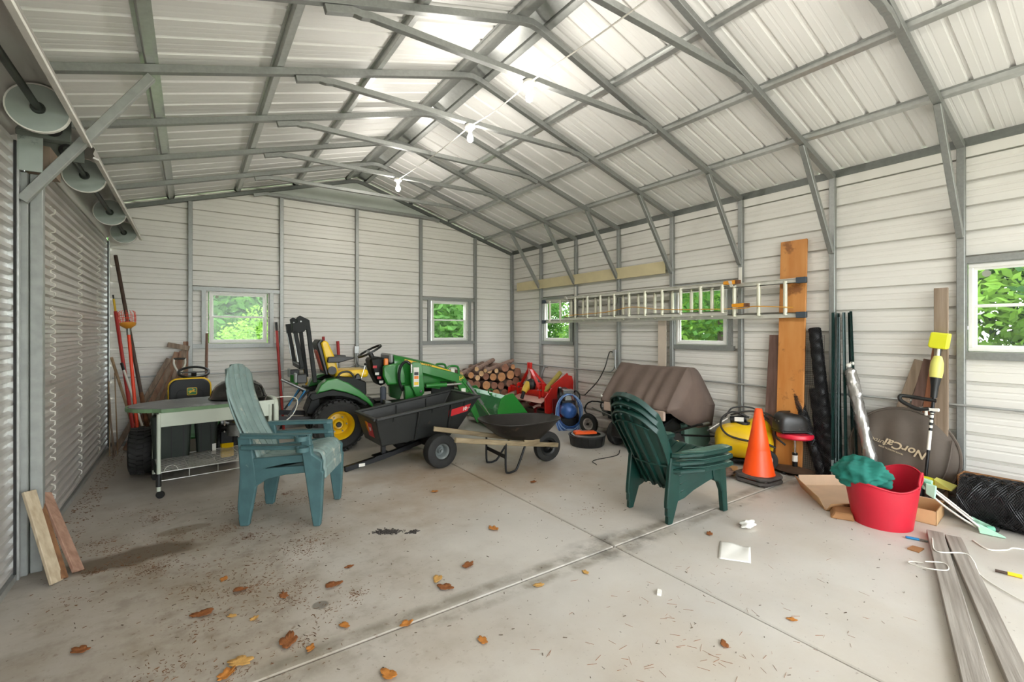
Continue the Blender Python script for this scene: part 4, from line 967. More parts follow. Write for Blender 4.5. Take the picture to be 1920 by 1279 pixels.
# ================================================================== wheelbarrow
mat('barrow_black', '#2a2724', .42, .35, var=.25, scale=6, spot='#6a5a4c', spot_at=.64, spot_scale=4)
wood('barrow_wood', '#a29273', '#7d6d52', 0)
wbw = thing('wheelbarrow', 'black steel wheelbarrow with weathered wooden handles', 'wheelbarrow', (3.03, 4.50, 0), -5)
wheel(wbw, 'tyre', (.56, -.02, .18), (.0, -1, 0), .18, .085, .10, 'black_plastic', hub='steel')
MB().cyl((.56, -.16, .18), (.56, .12, .18), .008, 8).build('axle', 'steel', wbw, smooth=40)
for s in (-1, 1):
    MB().sweep([(-.78, s*.32, .47), (-.55, s*.29, .425), (.10, s*.19, .30), (.66, s*.10, .20)], [(-.021, -.026), (.021, -.026), (.021, .026), (-.021, .026)], up=(0, 0, 1)).build('handle', 'barrow_wood', wbw, bevel=.006)
    pts = smoothpath([(-.14, s*.24, .34), (-.14, s*.24, .06), (-.11, s*.24, .012), (-.03, s*.235, .018), (.02, s*.23, .06), (.16, s*.18, .30)], 4)
    MB().tube(pts, .0125, 8).build('leg', 'black_metal', wbw, smooth=60)
    MB().bar((.30, s*.15, .26), (.56, s*.13, .18), .03, .006).build('axle_bracket', 'black_metal', wbw)
MB().bar((-.14, -.24, .19), (-.14, .24, .19), .006, .045, up=(0, 0, 1)).build('leg_brace', 'black_metal', wbw)
def barrow_tray(k, dz):
    rim = []; bot = []
    for i in range(36):
        a = 2*math.pi*i/36; c_, s_ = math.cos(a), math.sin(a)
        e = 2.7; rr = (abs(c_)**e+abs(s_)**e)**(-1/e)
        wide = 1-.18*c_
        rim.append((.20+(.50-k)*rr*c_, (.345-k)*rr*s_*wide, .545-.01*c_+dz*.2))
        bot.append((.20+(.265-k)*rr*c_-.03, (.20-k)*rr*s_*wide, .335-.035*c_+dz))
    return rim, bot
r0, b0 = barrow_tray(0, 0); r1, b1 = barrow_tray(.006, .006)
mid0 = [tuple((V(a)*.5+V(b)*.5)+V((0, 0, -.01))) for a, b in zip(r0, b0)]; mid1 = [tuple((V(a)*.5+V(b)*.5)+V((0, 0, -.004))) for a, b in zip(r1, b1)]
n = 36; rows = [b0, mid0, r0, r1, mid1, b1]
mb = MB(); mb.add([p for r in rows for p in r], [(j*n+i, j*n+(i+1) % n, (j+1)*n+(i+1) % n, (j+1)*n+i) for j in range(5) for i in range(n)]+[tuple(range(n)), tuple(5*n+i for i in range(n-1, -1, -1))])
tw = mb.build('tray', 'barrow_black', wbw, smooth=50)
MB().tube(r0, .009, 8, closed=True).build('tray_rim', 'barrow_black', tw, smooth=60)
for s in (-1, 1): MB().hexa([(.12, s*.19-.02, .31), (.36, s*.145-.02, .265), (.36, s*.145+.02, .265), (.12, s*.19+.02, .31), (.12, s*.19-.02, .345), (.36, s*.145-.02, .315), (.36, s*.145+.02, .315), (.12, s*.19+.02, .345)]).build('wedge', 'barrow_wood', wbw)
# ================================================================== firewood in the far corner
mat('bark', '#6e564a', .85, 0, var=.3, scale=14, bump=.5, bscale=30)
mat('bark_pale', '#93786a', .85, 0, var=.25, scale=14, bump=.4, bscale=30)
mat('log_end', '#c08a5c', .75, 0, var=.25, scale=9); mat('log_end_pale', '#d9b184', .75, 0, var=.2, scale=9); mat('log_end_dark', '#946650', .8, 0, var=.3, scale=9)
def log(loc, d, L_, r, bm_, em, lab, grp='stacked firewood logs'):
    t = thing('firewood_log', lab, 'log', loc, 0, grp); d = V(d).normalized(); q = Z.rotation_difference(d).to_matrix()
    n = 14; rng = random.Random(hash(lab) % 9999)
    wob = [1+rng.uniform(-.06, .06) for _ in range(n)]
    mb = MB(); vs = []
    for k in range(5):
        for i in range(n):
            a = 2*math.pi*i/n; rr = r*wob[i]*(1+.03*math.sin(k*2.1+i))
            vs.append(q @ V((rr*math.cos(a), rr*math.sin(a), L_*k/4)))
    mb.add(vs, [(k*n+i, k*n+(i+1) % n, (k+1)*n+(i+1) % n, (k+1)*n+i) for k in range(4) for i in range(n)])
    mb.build('bark', bm_, t, smooth=60)
    for z0 in (0, L_):
        k = 0 if z0 == 0 else 4
        e = MB(); c = q @ V((0, 0, z0+(-.002 if k == 0 else .002)))
        e.add([c]+vs[k*n:(k+1)*n], [(0, 1+i, 1+(i+1) % n) for i in range(n)]); e.build('cut_end', em, t)
    return t
ordn = ['first', 'second', 'third', 'fourth', 'fifth', 'sixth', 'seventh', 'eighth', 'ninth', 'tenth']
rows = [  # (x, z, r, end material)
 [(4.29, .771, .060, 0), (4.423, .715, .052, 1), (4.515, .79, .054, 1), (4.646, .725, .068, 2), (4.80, .705, .072, 0), (4.977, .700, .087, 0), (5.173, .735, .088, 0), (5.375, .772, .088, 2)],
 [(4.695, .845, .062, 1), (4.86, .825, .045, 1), (5.062, .875, .078, 2), (5.26, .885, .05, 0)],
 [(4.27, .62, .07, 2), (4.44, .575, .082, 2), (4.63, .56, .085, 0), (4.81, .545, .07, 2), (4.99, .525, .075, 2), (5.16, .565, .075, 2), (5.33, .60, .08, 2), (5.52, .66, .08, 2)],
 [(4.30, .44, .085, 2), (4.49, .40, .085, 0), (4.68, .39, .08, 2), (4.87, .38, .085, 0), (5.06, .37, .085, 2), (5.26, .42, .085, 0), (5.46, .48, .08, 2)],
 [(4.32, .26, .085, 2), (4.52, .23, .085, 2), (4.72, .21, .085, 0), (4.92, .20, .085, 2), (5.12, .20, .085, 0), (5.33, .25, .09, 2), (5.52, .31, .085, 2)],
 [(4.28, .085, .085, 2), (4.47, .075, .075, 0), (4.65, .07, .07, 2), (4.83, .07, .07, 2), (5.00, .07, .07, 0), (5.18, .08, .08, 2), (5.37, .08, .08, 2), (5.56, .12, .085, 2)]]
rn = ['upper row', 'small top row', 'middle row', 'lower row', 'second row from the floor', 'floor row']
for r_, row in enumerate(rows):
    for i, (x, z, r, k) in enumerate(row):
        log((x, 7.56+random.uniform(-.03, .04), z), (random.uniform(-.05, .05), 1, random.uniform(-.02, .02)), .72, r, ('bark', 'bark_pale')[(i+r_) % 2], ('log_end', 'log_end_pale', 'log_end_dark')[k],
            '%s log from the left in the %s of the firewood pile' % (ordn[i], rn[r_]))
for i, (a, b, r, lab) in enumerate((((4.38, 7.50, .885), (5.20, 8.22, .99), .042, 'long pale round log lying slantwise on top of the firewood'), ((4.52, 7.42, .855), (5.55, 8.0, .985), .036, 'long dark branch lying across the top of the firewood'), ((4.12, 7.62, .80), (5.0, 8.30, .93), .04, 'rear long branch on top of the firewood'),
        ((4.88, 7.22, .37), (5.58, 7.50, .455), .05, 'smooth purple-grey log lying in front of the firewood, upper'), ((4.86, 7.15, .27), (5.60, 7.36, .34), .055, 'smooth pinkish log lying in front of the firewood, middle'), ((4.72, 7.1, .14), (5.5, 7.2, .20), .06, 'pale bare log lying in front of the firewood, lowest'))):
    d = V(b)-V(a); log(a, d, d.length, r, 'bark_pale', 'log_end_pale', lab, 'long logs on the firewood')
# ================================================================== red rotary tiller
mat('tiller_red', '#d2261e', .32, 0, var=.08, coat=.3); mat('tiller_glare', '#e3b9ac', .35, 0, var=.08); mat('tiller_dark', '#8e1d22', .5, 0, var=.15)  # pale pink has the glare on the red plates put into it
mat('pto_yellow', '#d9b23a', .45, 0, var=.05); mat('pto_tube', '#a89848', .5, 0, var=.15)
ti_ = thing('rotary_tiller', 'bright red rotary tiller with A-frame hitch and yellow drive shaft guard', 'tiller', (5.20, 6.92, 0), 0)
# local: x towards the wall, y along its width (near end negative)
MB().bar((.0, -.56, .47), (.0, .58, .47), .085, .085).build('main_beam', 'tiller_red', ti_, bevel=.006)
for s in (-1, 1): MB().box(-.05, .05, s*.585-.008, s*.585+.008, .40, .54).build('beam_cap', 'tiller_red', ti_)
MB().hexa([(-.16, -.52, .315), (.02, -.52, .40), (.02, .50, .40), (-.16, .50, .315), (-.16, -.52, .33), (.02, -.52, .415), (.02, .50, .415), (-.16, .50, .33)]).build('front_shield', 'tiller_glare', ti_, bevel=.003)
MB().hexa([(-.02, -.54, .40), (.45, -.54, .42), (.45, .54, .42), (-.02, .54, .40), (-.02, -.54, .42), (.45, -.54, .44), (.45, .54, .44), (-.02, .54, .42)]).build('deck', 'tiller_red', ti_)
MB().hexa([(.40, -.54, .10), (.50, -.54, .10), (.50, .54, .10), (.40, .54, .10), (.40, -.54, .42), (.46, -.54, .44), (.46, .54, .44), (.40, .54, .42)]).build('rear_flap', 'tiller_red', ti_)
MB().prism([(-.12, .10), (-.13, .42), (.02, .58), (.36, .80), (.50, .78), (.535, .66), (.50, .20), (.30, .05), (.0, .04)], -.60, -.575, 'xz').build('side_plate', 'tiller_red', ti_, bevel=.004)
MB().prism([(-.12, .10), (-.10, .50), (.40, .55), (.48, .20), (.0, .04)], .575, .60, 'xz').build('side_plate', 'tiller_red', ti_, bevel=.004)
MB().bar((.02, -.59, .60), (.40, -.59, .815), .05, .012, up=(0, 1, 0)).build('plate_flange', 'tiller_red', ti_)
MB().prism([(.02, .05), (.44, .05), (.44, .40), (.02, .40)], -.62, -.60, 'xz').build('chain_case', 'tiller_dark', ti_, bevel=.01)
MB().cyl((.15, -.57, .20), (.15, .57, .20), .035, 12).build('rotor', 'tiller_dark', ti_, smooth=40)
for k in range(10):
    y = -.50+k*.11
    for j in range(2):
        a = k*.9+j*math.pi
        pts = smoothpath([V((.15+math.cos(a+u*.5)*(.04+.14*u), y+.045*u*u*(1 if k % 2 else -1), .20+math.sin(a+u*.5)*(.04+.14*u))) for u in (0, .33, .66, 1)], 2)
        MB().sweep(pts, [(-.022, -.005), (.022, -.005), (.022, .005), (-.022, .005)], up=(0, 1, 0)).build('tine', 'tiller_dark' if k % 3 else 'tiller_glare', ti_)
# A-frame
for s in (-1, 1):
    y = .02+s*.032
    MB().sweep([(.0, y, 1.01), (.0, y, .88), (-.0, .02+s*.34, .50)], [(-.011, -.03), (.011, -.03), (.011, .03), (-.011, .03)], up=(1, 0, 0)).build('mast', 'tiller_red', ti_, bevel=.003)
    MB().bar((.02, y, .88), (.34, .02+s*.24, .44), .05, .012, up=(0, 1, 0)).build('mast_brace', 'tiller_red', ti_)
    MB().prism([(-.07, .38), (-.07, .58), (-.02, .62), (.03, .58), (.03, .38)], s*.34-.01, s*.34+.01, 'xz').build('hitch_plate', 'tiller_red', ti_, bevel=.003)
    MB().cyl((-.045, s*.34-.05, .53), (-.045, s*.34+.05, .53), .014, 10).build('hitch_pin', 'steel', ti_, smooth=40)
MB().bar((.0, .02, .90), (.0, .02, .50), .05, .012, up=(0, 1, 0)).build('mast_web', 'tiller_glare', ti_)
MB().prism([(.05, .42), (.05, .60), (.12, .64), (.26, .62), (.30, .42)], -.12, .16, 'xz').build('gearbox', 'tiller_red', ti_, bevel=.02)
MB().lathe([(.115, 0), (.125, .06), (.085, .12), (.06, .13), (.06, .0)], 24, axis=(-1, 0, .1), at=(.06, .02, .58), close=True).build('shaft_cowl', 'black_plastic', ti_, smooth=40)
MB().tube([(-.02, .02, .60), (-.12, -.0, .52), (-.16, -.01, .47)], [.085, .06, .05], 18).build('shaft_guard', 'pto_yellow', ti_, smooth=40)
MB().cyl((-.155, -.01, .48), (-.22, -.03, .36), .032, 12).build('shaft_yoke', 'black_metal', ti_, smooth=40)
MB().cyl((-.01, -.42, .50), (.44, -.34, .82), .045, 16).build('spare_shaft', 'pto_tube', ti_, smooth=40)
t = MB().tube([(.26, .10, .60), (.36, .02, .92)], .018, 10).build('depth_jack', 'steel', ti_, smooth=40); MB().cyl((.36, .06, .93), (.36, -.06, .90), .012, 10).build('jack_crank', 'steel', t, smooth=40)
MB().box(-.06, .0, -.44, -.41, .42, .66).build('parking_stand', 'tiller_red', ti_, bevel=.003)
mb = MB(); mb.ball((.02, -.30, .50), .045, 10, 6); mb.tube([(.02, -.30, .50), (.0, -.36, .56), (.05, -.42, .50)], .012, 6); mb.build('gear_oiler', 'pto_yellow', ti_, smooth=60)
# ================================================================== air compressor with a blue hose
mat('blue_tank', '#3a66ad', .3, .1, var=.12, spot='#7f9bd0', spot_at=.6, spot_scale=8); mat('hose_blue', '#2e5aa0', .45, 0, var=.1); mat('hose_pale', '#8fb0dd', .4, 0, var=.05)
ac = thing('air_compressor', 'blue air compressor draped with a coiled blue hose', 'compressor', (5.13, 5.80, 0), -40)
# local x along the tank, away from the camera
ac.rotation_euler = (0, 0, math.radians(58))
MB().lathe([(0, -.23), (.06, -.225), (.105, -.20), (.13, -.15), (.135, -.10), (.135, .30), (.10, .37), (0, .40)], 32, axis=(1, 0, 0), at=(0, 0, .29)).build('tank', 'blue_tank', ac, smooth=60)
for s in (-1, 1): wheel(ac, 'tyre', (.30, s*.21, .09), (0, s, 0), .09, .05, .05, 'black_plastic', n=24)
mb = MB(); mb.box(-.14, -.10, -.12, .12, 0, .17); mb.build('foot', 'black_metal', ac)
MB().box(-.10, .34, -.10, .10, .42, .45).build('motor_plate', 'black_metal', ac)
MB().cyl((.16, .0, .54), (.36, .0, .54), .085, 20).build('motor', 'black_metal', ac, smooth=40)
mb = MB(); mb.box(-.10, .06, -.06, .06, .45, .54); p_ = mb.build('pump', 'steel', ac, bevel=.01)
for k in range(5): MB().box(-.12, .08, -.085, .085, .545+k*.018, .553+k*.018).build('cooling_fin', 'steel', p_)
MB().lathe([(.13, -.02), (.15, -.02), (.15, .02), (.13, .02)], 24, axis=(0, 1, 0), at=(.0, .13, .52), close=True).build('flywheel', 'black_metal', ac, smooth=40)
mb = MB()
for k in range(9):
    rx, rz = .185+.008*(k % 4), .225+.012*k
    o_ = .018*(k % 3)
    pts = [(-.26-o_*.6+.0*k, rx*math.cos(2*math.pi*i/22)+.004*k, .30-.01*k+rz*math.sin(2*math.pi*i/22)+(.05 if math.sin(2*math.pi*i/22) > 0 else -.02)) for i in range(22)]
    MB().tube(pts, .0085, 6, closed=True).build('hose_coil', 'hose_pale' if k in (2, 5, 7) else 'hose_blue', ac, smooth=60)
MB().tube(smoothpath([(-.25, -.14, .42), (-.22, -.16, .55), (-.12, -.12, .62), (-.02, -.10, .58)], 4), .014, 8).build('handle', 'black_metal', ac, smooth=60)
# ================================================================== push mower beyond the tin
mat('deck_grey', '#a39b94', .5, .1, var=.12, spot='#6e6259', spot_at=.6, spot_scale=5)
pm = thing('push_mower', 'grey push mower with black engine and knobbly rear tyre, beside the covered sweeper', 'mower', (5.38, 4.97, 0), -80)
MB().prism([(-.34, .12), (-.30, .23), (-.05, .26), (.30, .23), (.38, .12)], -.27, .27, 'xz').build('deck', 'deck_grey', pm, bevel=.025, seg=2)
for s in (-1, 1):
    wheel(pm, 'rear_tyre', (-.28, s*.31, .165), (0, s, 0), .165, .065, .09, 'deck_grey', lugs=36, lugh=.012, n=36)
    wheel(pm, 'front_tyre', (.34, s*.25, .10), (0, s, 0), .10, .05, .06, 'deck_grey', n=24)
e_ = MB().lathe([(.0, .26), (.16, .26), (.17, .40), (.15, .46), (.0, .48)], 24, at=(.05, 0, 0)).build('engine', 'black_plastic', pm, smooth=40)
MB().lathe([(.19, .40), (.225, .42), (.22, .56), (.20, .58), (.17, .55), (0, .54)], 28, at=(.05, 0, 0)).build('engine_cowl', 'black_plastic', pm, smooth=40)
MB().box(-.16, -.06, -.14, -.02, .30, .42).build('carburettor', 'steel', pm, bevel=.008)
for s in (-1, 1):
    MB().tube(smoothpath([(-.22, s*.22, .22), (-.42, s*.22, .34), (-.30, s*.2, .50), (.20, s*.19, .47), (.55, s*.18, .40)], 4), .012, 8).build('handle_bar', 'black_metal', pm, smooth=60)
MB().tube([(-.30, -.2, .40), (.30, -.24, .28)], .011, 8).build('pull_rod', 'steel', pm, smooth=60)
MB().tube([(-.36, -.27, .20), (-.36, .27, .20)], .016, 8).build('rear_bar', 'deck_grey', pm, smooth=60)
# ================================================================== lawn sweeper under a brown cover
mat('cover_brown', '#6d5d54', .75, 0, var=.10, scale=5, bump=.15, bscale=50); mat('hub_cream', '#dccb94', .5, 0, var=.05); mat('sweeper_green', '#5d7a6c', .5, .1, var=.1)
ls = thing('lawn_sweeper', 'tow-behind lawn sweeper under a pleated brown cloth cover', 'sweeper', (5.1, 4.05, 0), 0)
# profile of the cover at each end: (x, z) in the local frame, swept along y with folds
prof = [(-.36, .60), (-.40, .68), (-.05, 1.10), (.03, 1.135), (.14, 1.12), (.26, 1.02), (.54, .66), (.56, .60), (.50, .36)]
prof = [(p.x, p.z) for p in smoothpath([(a, 0, b) for a, b in prof], 4)]
def cov(u, v):
    i = u*(len(prof)-1); k = min(len(prof)-2, int(i)); f = i-k
    x = prof[k][0]*(1-f)+prof[k+1][0]*f; z = prof[k][1]*(1-f)+prof[k+1][1]*f
    y = .55-1.10*v
    hang = max(0, .75-z)
    fold = math.sin(v*31+math.sin(v*9)*1.2)*.014*min(1, abs(u-.32)*5) if u < .32 else math.sin(v*17)*.006
    return (x-fold*.8, y, z+fold*.7-.015*math.sin(math.pi*v)*(1 if z > 1.0 else 0))
mb = MB(); mb.grid(cov, 40, 60)
cv = mb.build('cover', 'cover_brown', ls, smooth=70, solid=.004)
def endface(yy, sgn):
    c0 = V((.10, yy, .70)); mb = MB()
    rim = [V(cov(i/40, 0 if sgn > 0 else 1)) for i in range(41)]; rim += [V((.20, yy, .36)), V((-.04, yy, .43)), V((-.30, yy, .56))]
    inner = [c0+(p-c0)*.5+V((0, sgn*.03, -.01)) for p in rim]
    n = len(rim); mb.add(rim+inner+[c0+V((0, sgn*.025, 0))], [(i, (i+1) % n, n+(i+1) % n, n+i) for i in range(n)]+[(n+i, n+(i+1) % n, 2*n) for i in range(n)])
    mb.build('cover_end', 'cover_brown', cv, smooth=50, solid=.004)
endface(-.55, -1); endface(.55, 1)
MB().box(-.42, -.38, -.50, .50, .50, .62).build('cover_flap', mat('cover_pale', '#b09a8b', .75, var=.08), cv, bevel=.01)
for s in (-1, 1): wheel(ls, 'tyre', (-.18, s*.47, .17), (0, s, 0), .17, .10, .075, 'hub_cream', n=32, hub='hub_cream', dish=.6)
MB().prism([(-.36, .14), (-.34, .42), (-.10, .50), (.05, .40), (.05, .14)], -.42, .42, 'xz').build('brush_housing', 'black_plastic', ls, bevel=.02)
MB().prism([(.05, .10), (.02, .42), (.52, .42), (.58, .14), (.50, .06)], -.50, .50, 'xz').build('hopper_base', 'sweeper_green', ls, bevel=.03)
MB().tube([(-.30, -.53, .36), (.16, -.56, .40), (.30, -.60, .41)], .014, 8).build('height_lever', 'black_metal', ls, smooth=60); MB().cyl((.24, -.58, .405), (.34, -.61, .415), .020, 10).build('lever_grip', 'steel', ls, smooth=60)
MB().tube([(-.10, -.52, .30), (.60, -.55, .20)], .012, 8).build('frame_tube', 'black_metal', ls, smooth=60)
MB().tube([(-.48, .05, .62), (-.47, .05, .80)], .011, 8).build('dump_rod', 'black_metal', ls, smooth=60)
for s in (-1, 1): MB().tube([(-.34, s*.30, .30), (-.48, s*.06, .30), (-.48, s*.06, .64)], .016, 8).build('draw_bar', 'black_metal', ls, smooth=60)
MB().tube([(-.40, .56, .70), (-.40, .50, .66)], .014, 8).build('cover_rod', 'white_paint', ls, smooth=60)
# ================================================================== black tin with an orange wedge tray
mat('drain_orange', '#ee5a16', .4, 0, var=.05)
t = thing('oil_pan', 'round black drain pan on the floor before the air compressor', 'pan', (4.555, 4.74, 0), 0); t.scale = (1.16, 1.16, 1.06)
MB().lathe([(0, 0), (.19, 0), (.20, .01), (.215, .125), (.225, .13), (.225, .14), (.205, .14), (.19, .125), (.18, .10), (0, .10)], 40).build('pan', 'black_plastic', t, smooth=40)
MB().lathe([(.150, .145), (.17, .150), (.205, .142), (.17, .135), (.150, .14)], 32, at=(.02, .0, 0), close=True).build('funnel_rim', 'steel', t, smooth=40)
for k in range(14):
    a = 2*math.pi*k/14; MB().bar((.197*math.cos(a), .197*math.sin(a), .015), (.212*math.cos(a), .212*math.sin(a), .12), .012, .008).build('rib', 'black_plastic', t)
o = MB().prism([(-.16, .0), (-.15, .045), (-.06, .05), (-.03, .035), (.16, .035), (.165, .0)], -.06, .06, 'xz').build('orange_tray', 'drain_orange', None, bevel=.012); o.location = (4.53, 4.76, .152); o.rotation_euler = (0, 0, math.radians(-24)); tag(o, 'bright orange plastic wedge lying across the black pan', 'tray')
# ================================================================== yellow tank sprayer
mat('tank_yellow', '#efc517', .32, 0, var=.06, scale=4, spot='#b79a52', spot_at=.62, spot_scale=3); mat('hose_black', '#23211f', .5, 0, var=.1)
sp = thing('tank_sprayer', 'yellow tank sprayer on wheels with black hoses, behind the traffic cone', 'sprayer', (5.44, 2.99, 0), -52)
def tankf(u, v):
    a = 2*math.pi*u; b = math.pi*v
    x = -math.cos(b)*.31; r = max(.0, math.sin(b))**.45
    return (x, r*(.215*math.cos(a)), .27+r*(.20*math.sin(a))*(1 if math.sin(a) < 0 else 1.05-.25*math.cos(b*2+.6)*.3))
mb = MB(); mb.grid(tankf, 32, 22); tk = mb.build('tank', 'tank_yellow', sp, smooth=60, weld=True)
MB().tube([(-.312*math.cos(k/16*2*math.pi), .217*math.sin(k/16*2*math.pi), .30) for k in range(16)], .007, 6, closed=True).build('tank_seam', 'tank_yellow', tk, smooth=60)
mb = MB(); mb.ball((.16, .05, .40), .16, 18, 12, (1.0, .9, .95)); mb.build('tank_lobe', 'tank_yellow', tk, smooth=60)
MB().cyl((.0, .0, .46), (.0, .0, .505), .075, 20).build('lid', 'black_plastic', sp, smooth=40)
MB().cyl((-.14, .02, .52), (.03, .02, .54), .042, 16).build('pump', 'black_metal', sp, smooth=40); MB().box(-.10, .0, -.028, -.020, .51, .56).build('pump_label', 'white_label', sp)
for s in (-1, 1): wheel(sp, 'tyre', (.20, s*.20-.02, .12), (0, s, 0), .12, .07, .065, 'white_paint', n=28)
MB().tube(smoothpath([(.06, .0, .56), (-.10, -.02, .62), (-.22, -.08, .58), (-.27, -.16, .48), (-.20, -.21, .38), (-.02, -.22, .33), (.16, -.21, .32), (.30, -.20, .26)], 5), .012, 8).build('hose', 'hose_black', sp, smooth=60)
MB().tube(smoothpath([(-.14, .0, .58), (.05, -.04, .64), (.25, -.06, .62), (.36, -.10, .52), (.30, -.18, .40), (.40, -.20, .30)], 5), .011, 8).build('hose', 'hose_black', sp, smooth=60)
MB().tube(smoothpath([(-.20, -.02, .56), (-.10, .06, .66), (.12, .08, .66), (.28, .04, .54)], 5), .010, 8).build('hose', 'hose_black', sp, smooth=60)
w = MB().tube([(-.40, -.10, .40), (-.18, -.06, .55)], .007, 6).build('spray_wand', 'white_paint', sp, smooth=60); MB().cyl((-.41, -.102, .393), (-.385, -.097, .41), .013, 8).build('nozzle', 'black_plastic', w, smooth=40)
MB().box(-.30, .26, -.12, .12, .05, .08).build('frame', 'black_metal', sp, bevel=.005)
MB().box(-.30, -.26, -.10, .10, 0, .06).build('rest_foot', 'black_metal', sp, bevel=.005)
# ================================================================== traffic cones, one nested in the other
mat('cone_orange', '#ff5414', .38, 0, var=.03, scale=3); mat('cone_base', '#4c4642', .8, 0, var=.25, scale=12)
def cone(label, z):
    t = thing('traffic_cone', label, 'cone', (4.93, 2.545, z), -4, 'nested traffic cones')
    b = MB(); b.prism([(-.19, -.12), (-.12, -.19), (.12, -.19), (.19, -.12), (.19, .12), (.12, .19), (-.12, .19), (-.19, .12)], .012, .045, 'xy')
    b.build('base', 'cone_base', t, bevel=.008)
    for x, y in ((-.13, -.13), (.13, -.13), (.13, .13), (-.13, .13)): MB().box(x-.03, x+.03, y-.03, y+.03, 0, .012).build('base_foot', 'cone_base', t)
    MB().lathe([(.158, .045), (.152, .06), (.108, .30), (.106, .30), (.106, .305), (.035, .72), (.030, .725), (.024, .72), (.10, .29), (.148, .05)], 44, close=True).build('cone', 'cone_orange', t, smooth=40)
    return t
cone('base of a second traffic cone nested under the orange cone', 0); cone('bright orange traffic cone standing before the yellow sprayer', .046)
# ================================================================== red round-seat stool carrying a black engine cowl
mat('stool_red', '#d8253c', .35, 0, var=.06); mat('cowl_black', '#2a2826', .35, 0, var=.2, spot='#6d655c', spot_at=.62, spot_scale=5); mat('rust_disc', '#5d4838', .7, .3, var=.25)
st = thing('work_stool', 'red round work stool with chrome post and dark disc base', 'stool', (5.57, 2.47, 0), 0)
MB().lathe([(0, .395), (.17, .395), (.185, .41), (.185, .435), (.175, .45), (0, .455)], 36).build('seat', 'stool_red', st, smooth=40)
MB().cyl((0, 0, .20), (0, 0, .40), .0135, 14).build('post', 'chrome', st, smooth=40)
c_ = MB().cyl((0, 0, .06), (0, 0, .225), .027, 16).build('gas_column', 'black_metal', st, smooth=40); MB().cyl((0, 0, .13), (0, 0, .20), .0285, 16).build('column_label', 'white_label', c_, smooth=40)
MB().lathe([(.03, .075), (.19, .055), (.205, .05), (.205, .04), (.03, .045)], 36, close=True).build('base_disc', 'rust_disc', st, smooth=40)
for k in range(5):
    a = 2*math.pi*k/5+.4; MB().ball((.17*math.cos(a), .17*math.sin(a), .022), .022, 12, 8).build('caster', 'black_plastic', st, smooth=60)
cw = thing('engine_cowl', 'dusty black plastic engine cowl resting on the red stool', 'cowl', (5.55, 2.51, .456), -34)
def cowlf(u, v):
    a = 2*math.pi*u; b = math.pi/2*v; se = lambda w, e: math.copysign(abs(w)**e, w)
    r = se(math.cos(b), .45)
    return (.17*r*se(math.cos(a), .5)*(1-.10*v), .115*r*se(math.sin(a), .5), .03+.185*se(math.sin(b), .6)*(1-.12*math.cos(a)))
MB().grid(cowlf, 40, 14).build('shell', 'cowl_black', cw, smooth=60, weld=True)
MB().box(-.165, .155, -.115, .105, -.0, .035).build('shell_lip', 'black_plastic', cw, bevel=.012)
for k in (-1, 1): MB().cyl((-.155, k*.03-.02, .13), (-.165, k*.03-.02, .13), .008, 8).build('screw', 'steel', cw)
MB().tube(smoothpath([(-.16, .02, .15), (-.24, .03, .19), (-.30, .06, .12)], 4), .006, 6).build('starter_cord', 'hose_black', cw, smooth=60)
# ================================================================== conduit and outlets
mat('conduit', '#b7b9b8', .35, .6, var=.08)
def conduit_run(name, pts, lab):
    return tag(MB().tube(pts, .011, 8).build(name, 'conduit', None, smooth=60), lab, 'conduit')
conduit_run('wall_conduit', [(5.742, 8.10, .915), (5.742, 5.42, .915)], 'thin metal conduit along the right wall between corner and outlet')
conduit_run('wall_conduit', smoothpath([(5.742, 5.26, .93), (5.742, 5.10, .918), (5.742, 4.9, .918), (5.742, 0, .918), (5.742, -1.8, .918)], 3), 'thin metal conduit along the right wall from outlet past the planks')
conduit_run('wall_conduit', [(-.90, 8.325, .95), (1.6, 8.325, .95), (2.1, 8.325, .95)], 'thin metal conduit low along the far gable wall, left part')
ou = thing('wall_outlet', 'metal outlet box on the right wall post above the compressor', 'outlet', (5.745, 5.325, 1.18))
MB().box(-.025, .008, -.035, .035, 0, .11).build('box', 'conduit', ou, bevel=.004)
MB().tube(smoothpath([(0, 0, 0), (0, .0, -.14), (0, .03, -.22), (0, .095, -.265)], 4), .011, 8).build('conduit_bend', 'conduit', ou, smooth=60)
MB().tube(smoothpath([(0, -.01, 0), (0, -.01, -.14), (0, -.03, -.22), (0, -.065, -.25)], 4), .011, 8).build('conduit_bend', 'conduit', ou, smooth=60)
ou = thing('wall_outlet', 'metal outlet box on the middle post of the far gable wall', 'outlet', (2.40, 8.325, 1.20))
MB().box(-.04, .04, -.02, .01, 0, .13).build('box', 'conduit', ou, bevel=.004)
for s in (-1, 1): MB().tube(smoothpath([(s*.015, 0, 0), (s*.015, 0, -.12), (s*.06, 0, -.22), (s*.28, 0, -.25)], 4), .011, 8).build('conduit_bend', 'conduit', ou, smooth=60)
tag(MB().tube(smoothpath([(5.70, 5.33, 1.25), (5.62, 5.33, 1.24), (5.55, 5.36, 1.0), (5.45, 5.42, .78), (5.30, 5.48, .62), (5.24, 5.50, .56)], 5), .009, 8).build('power_cord', 'hose_black', None, smooth=60), 'black power cord hanging from the wall outlet to the compressor', 'cord')
tag(MB().tube(smoothpath([(4.68, 4.25, .006), (4.45, 4.10, .006), (4.05, 4.10, .006), (3.95, 3.95, .006)], 5), .005, 6).build('floor_cord', 'hose_black', None, smooth=60), 'thin black cord curling on the floor beside the green chairs', 'cord')
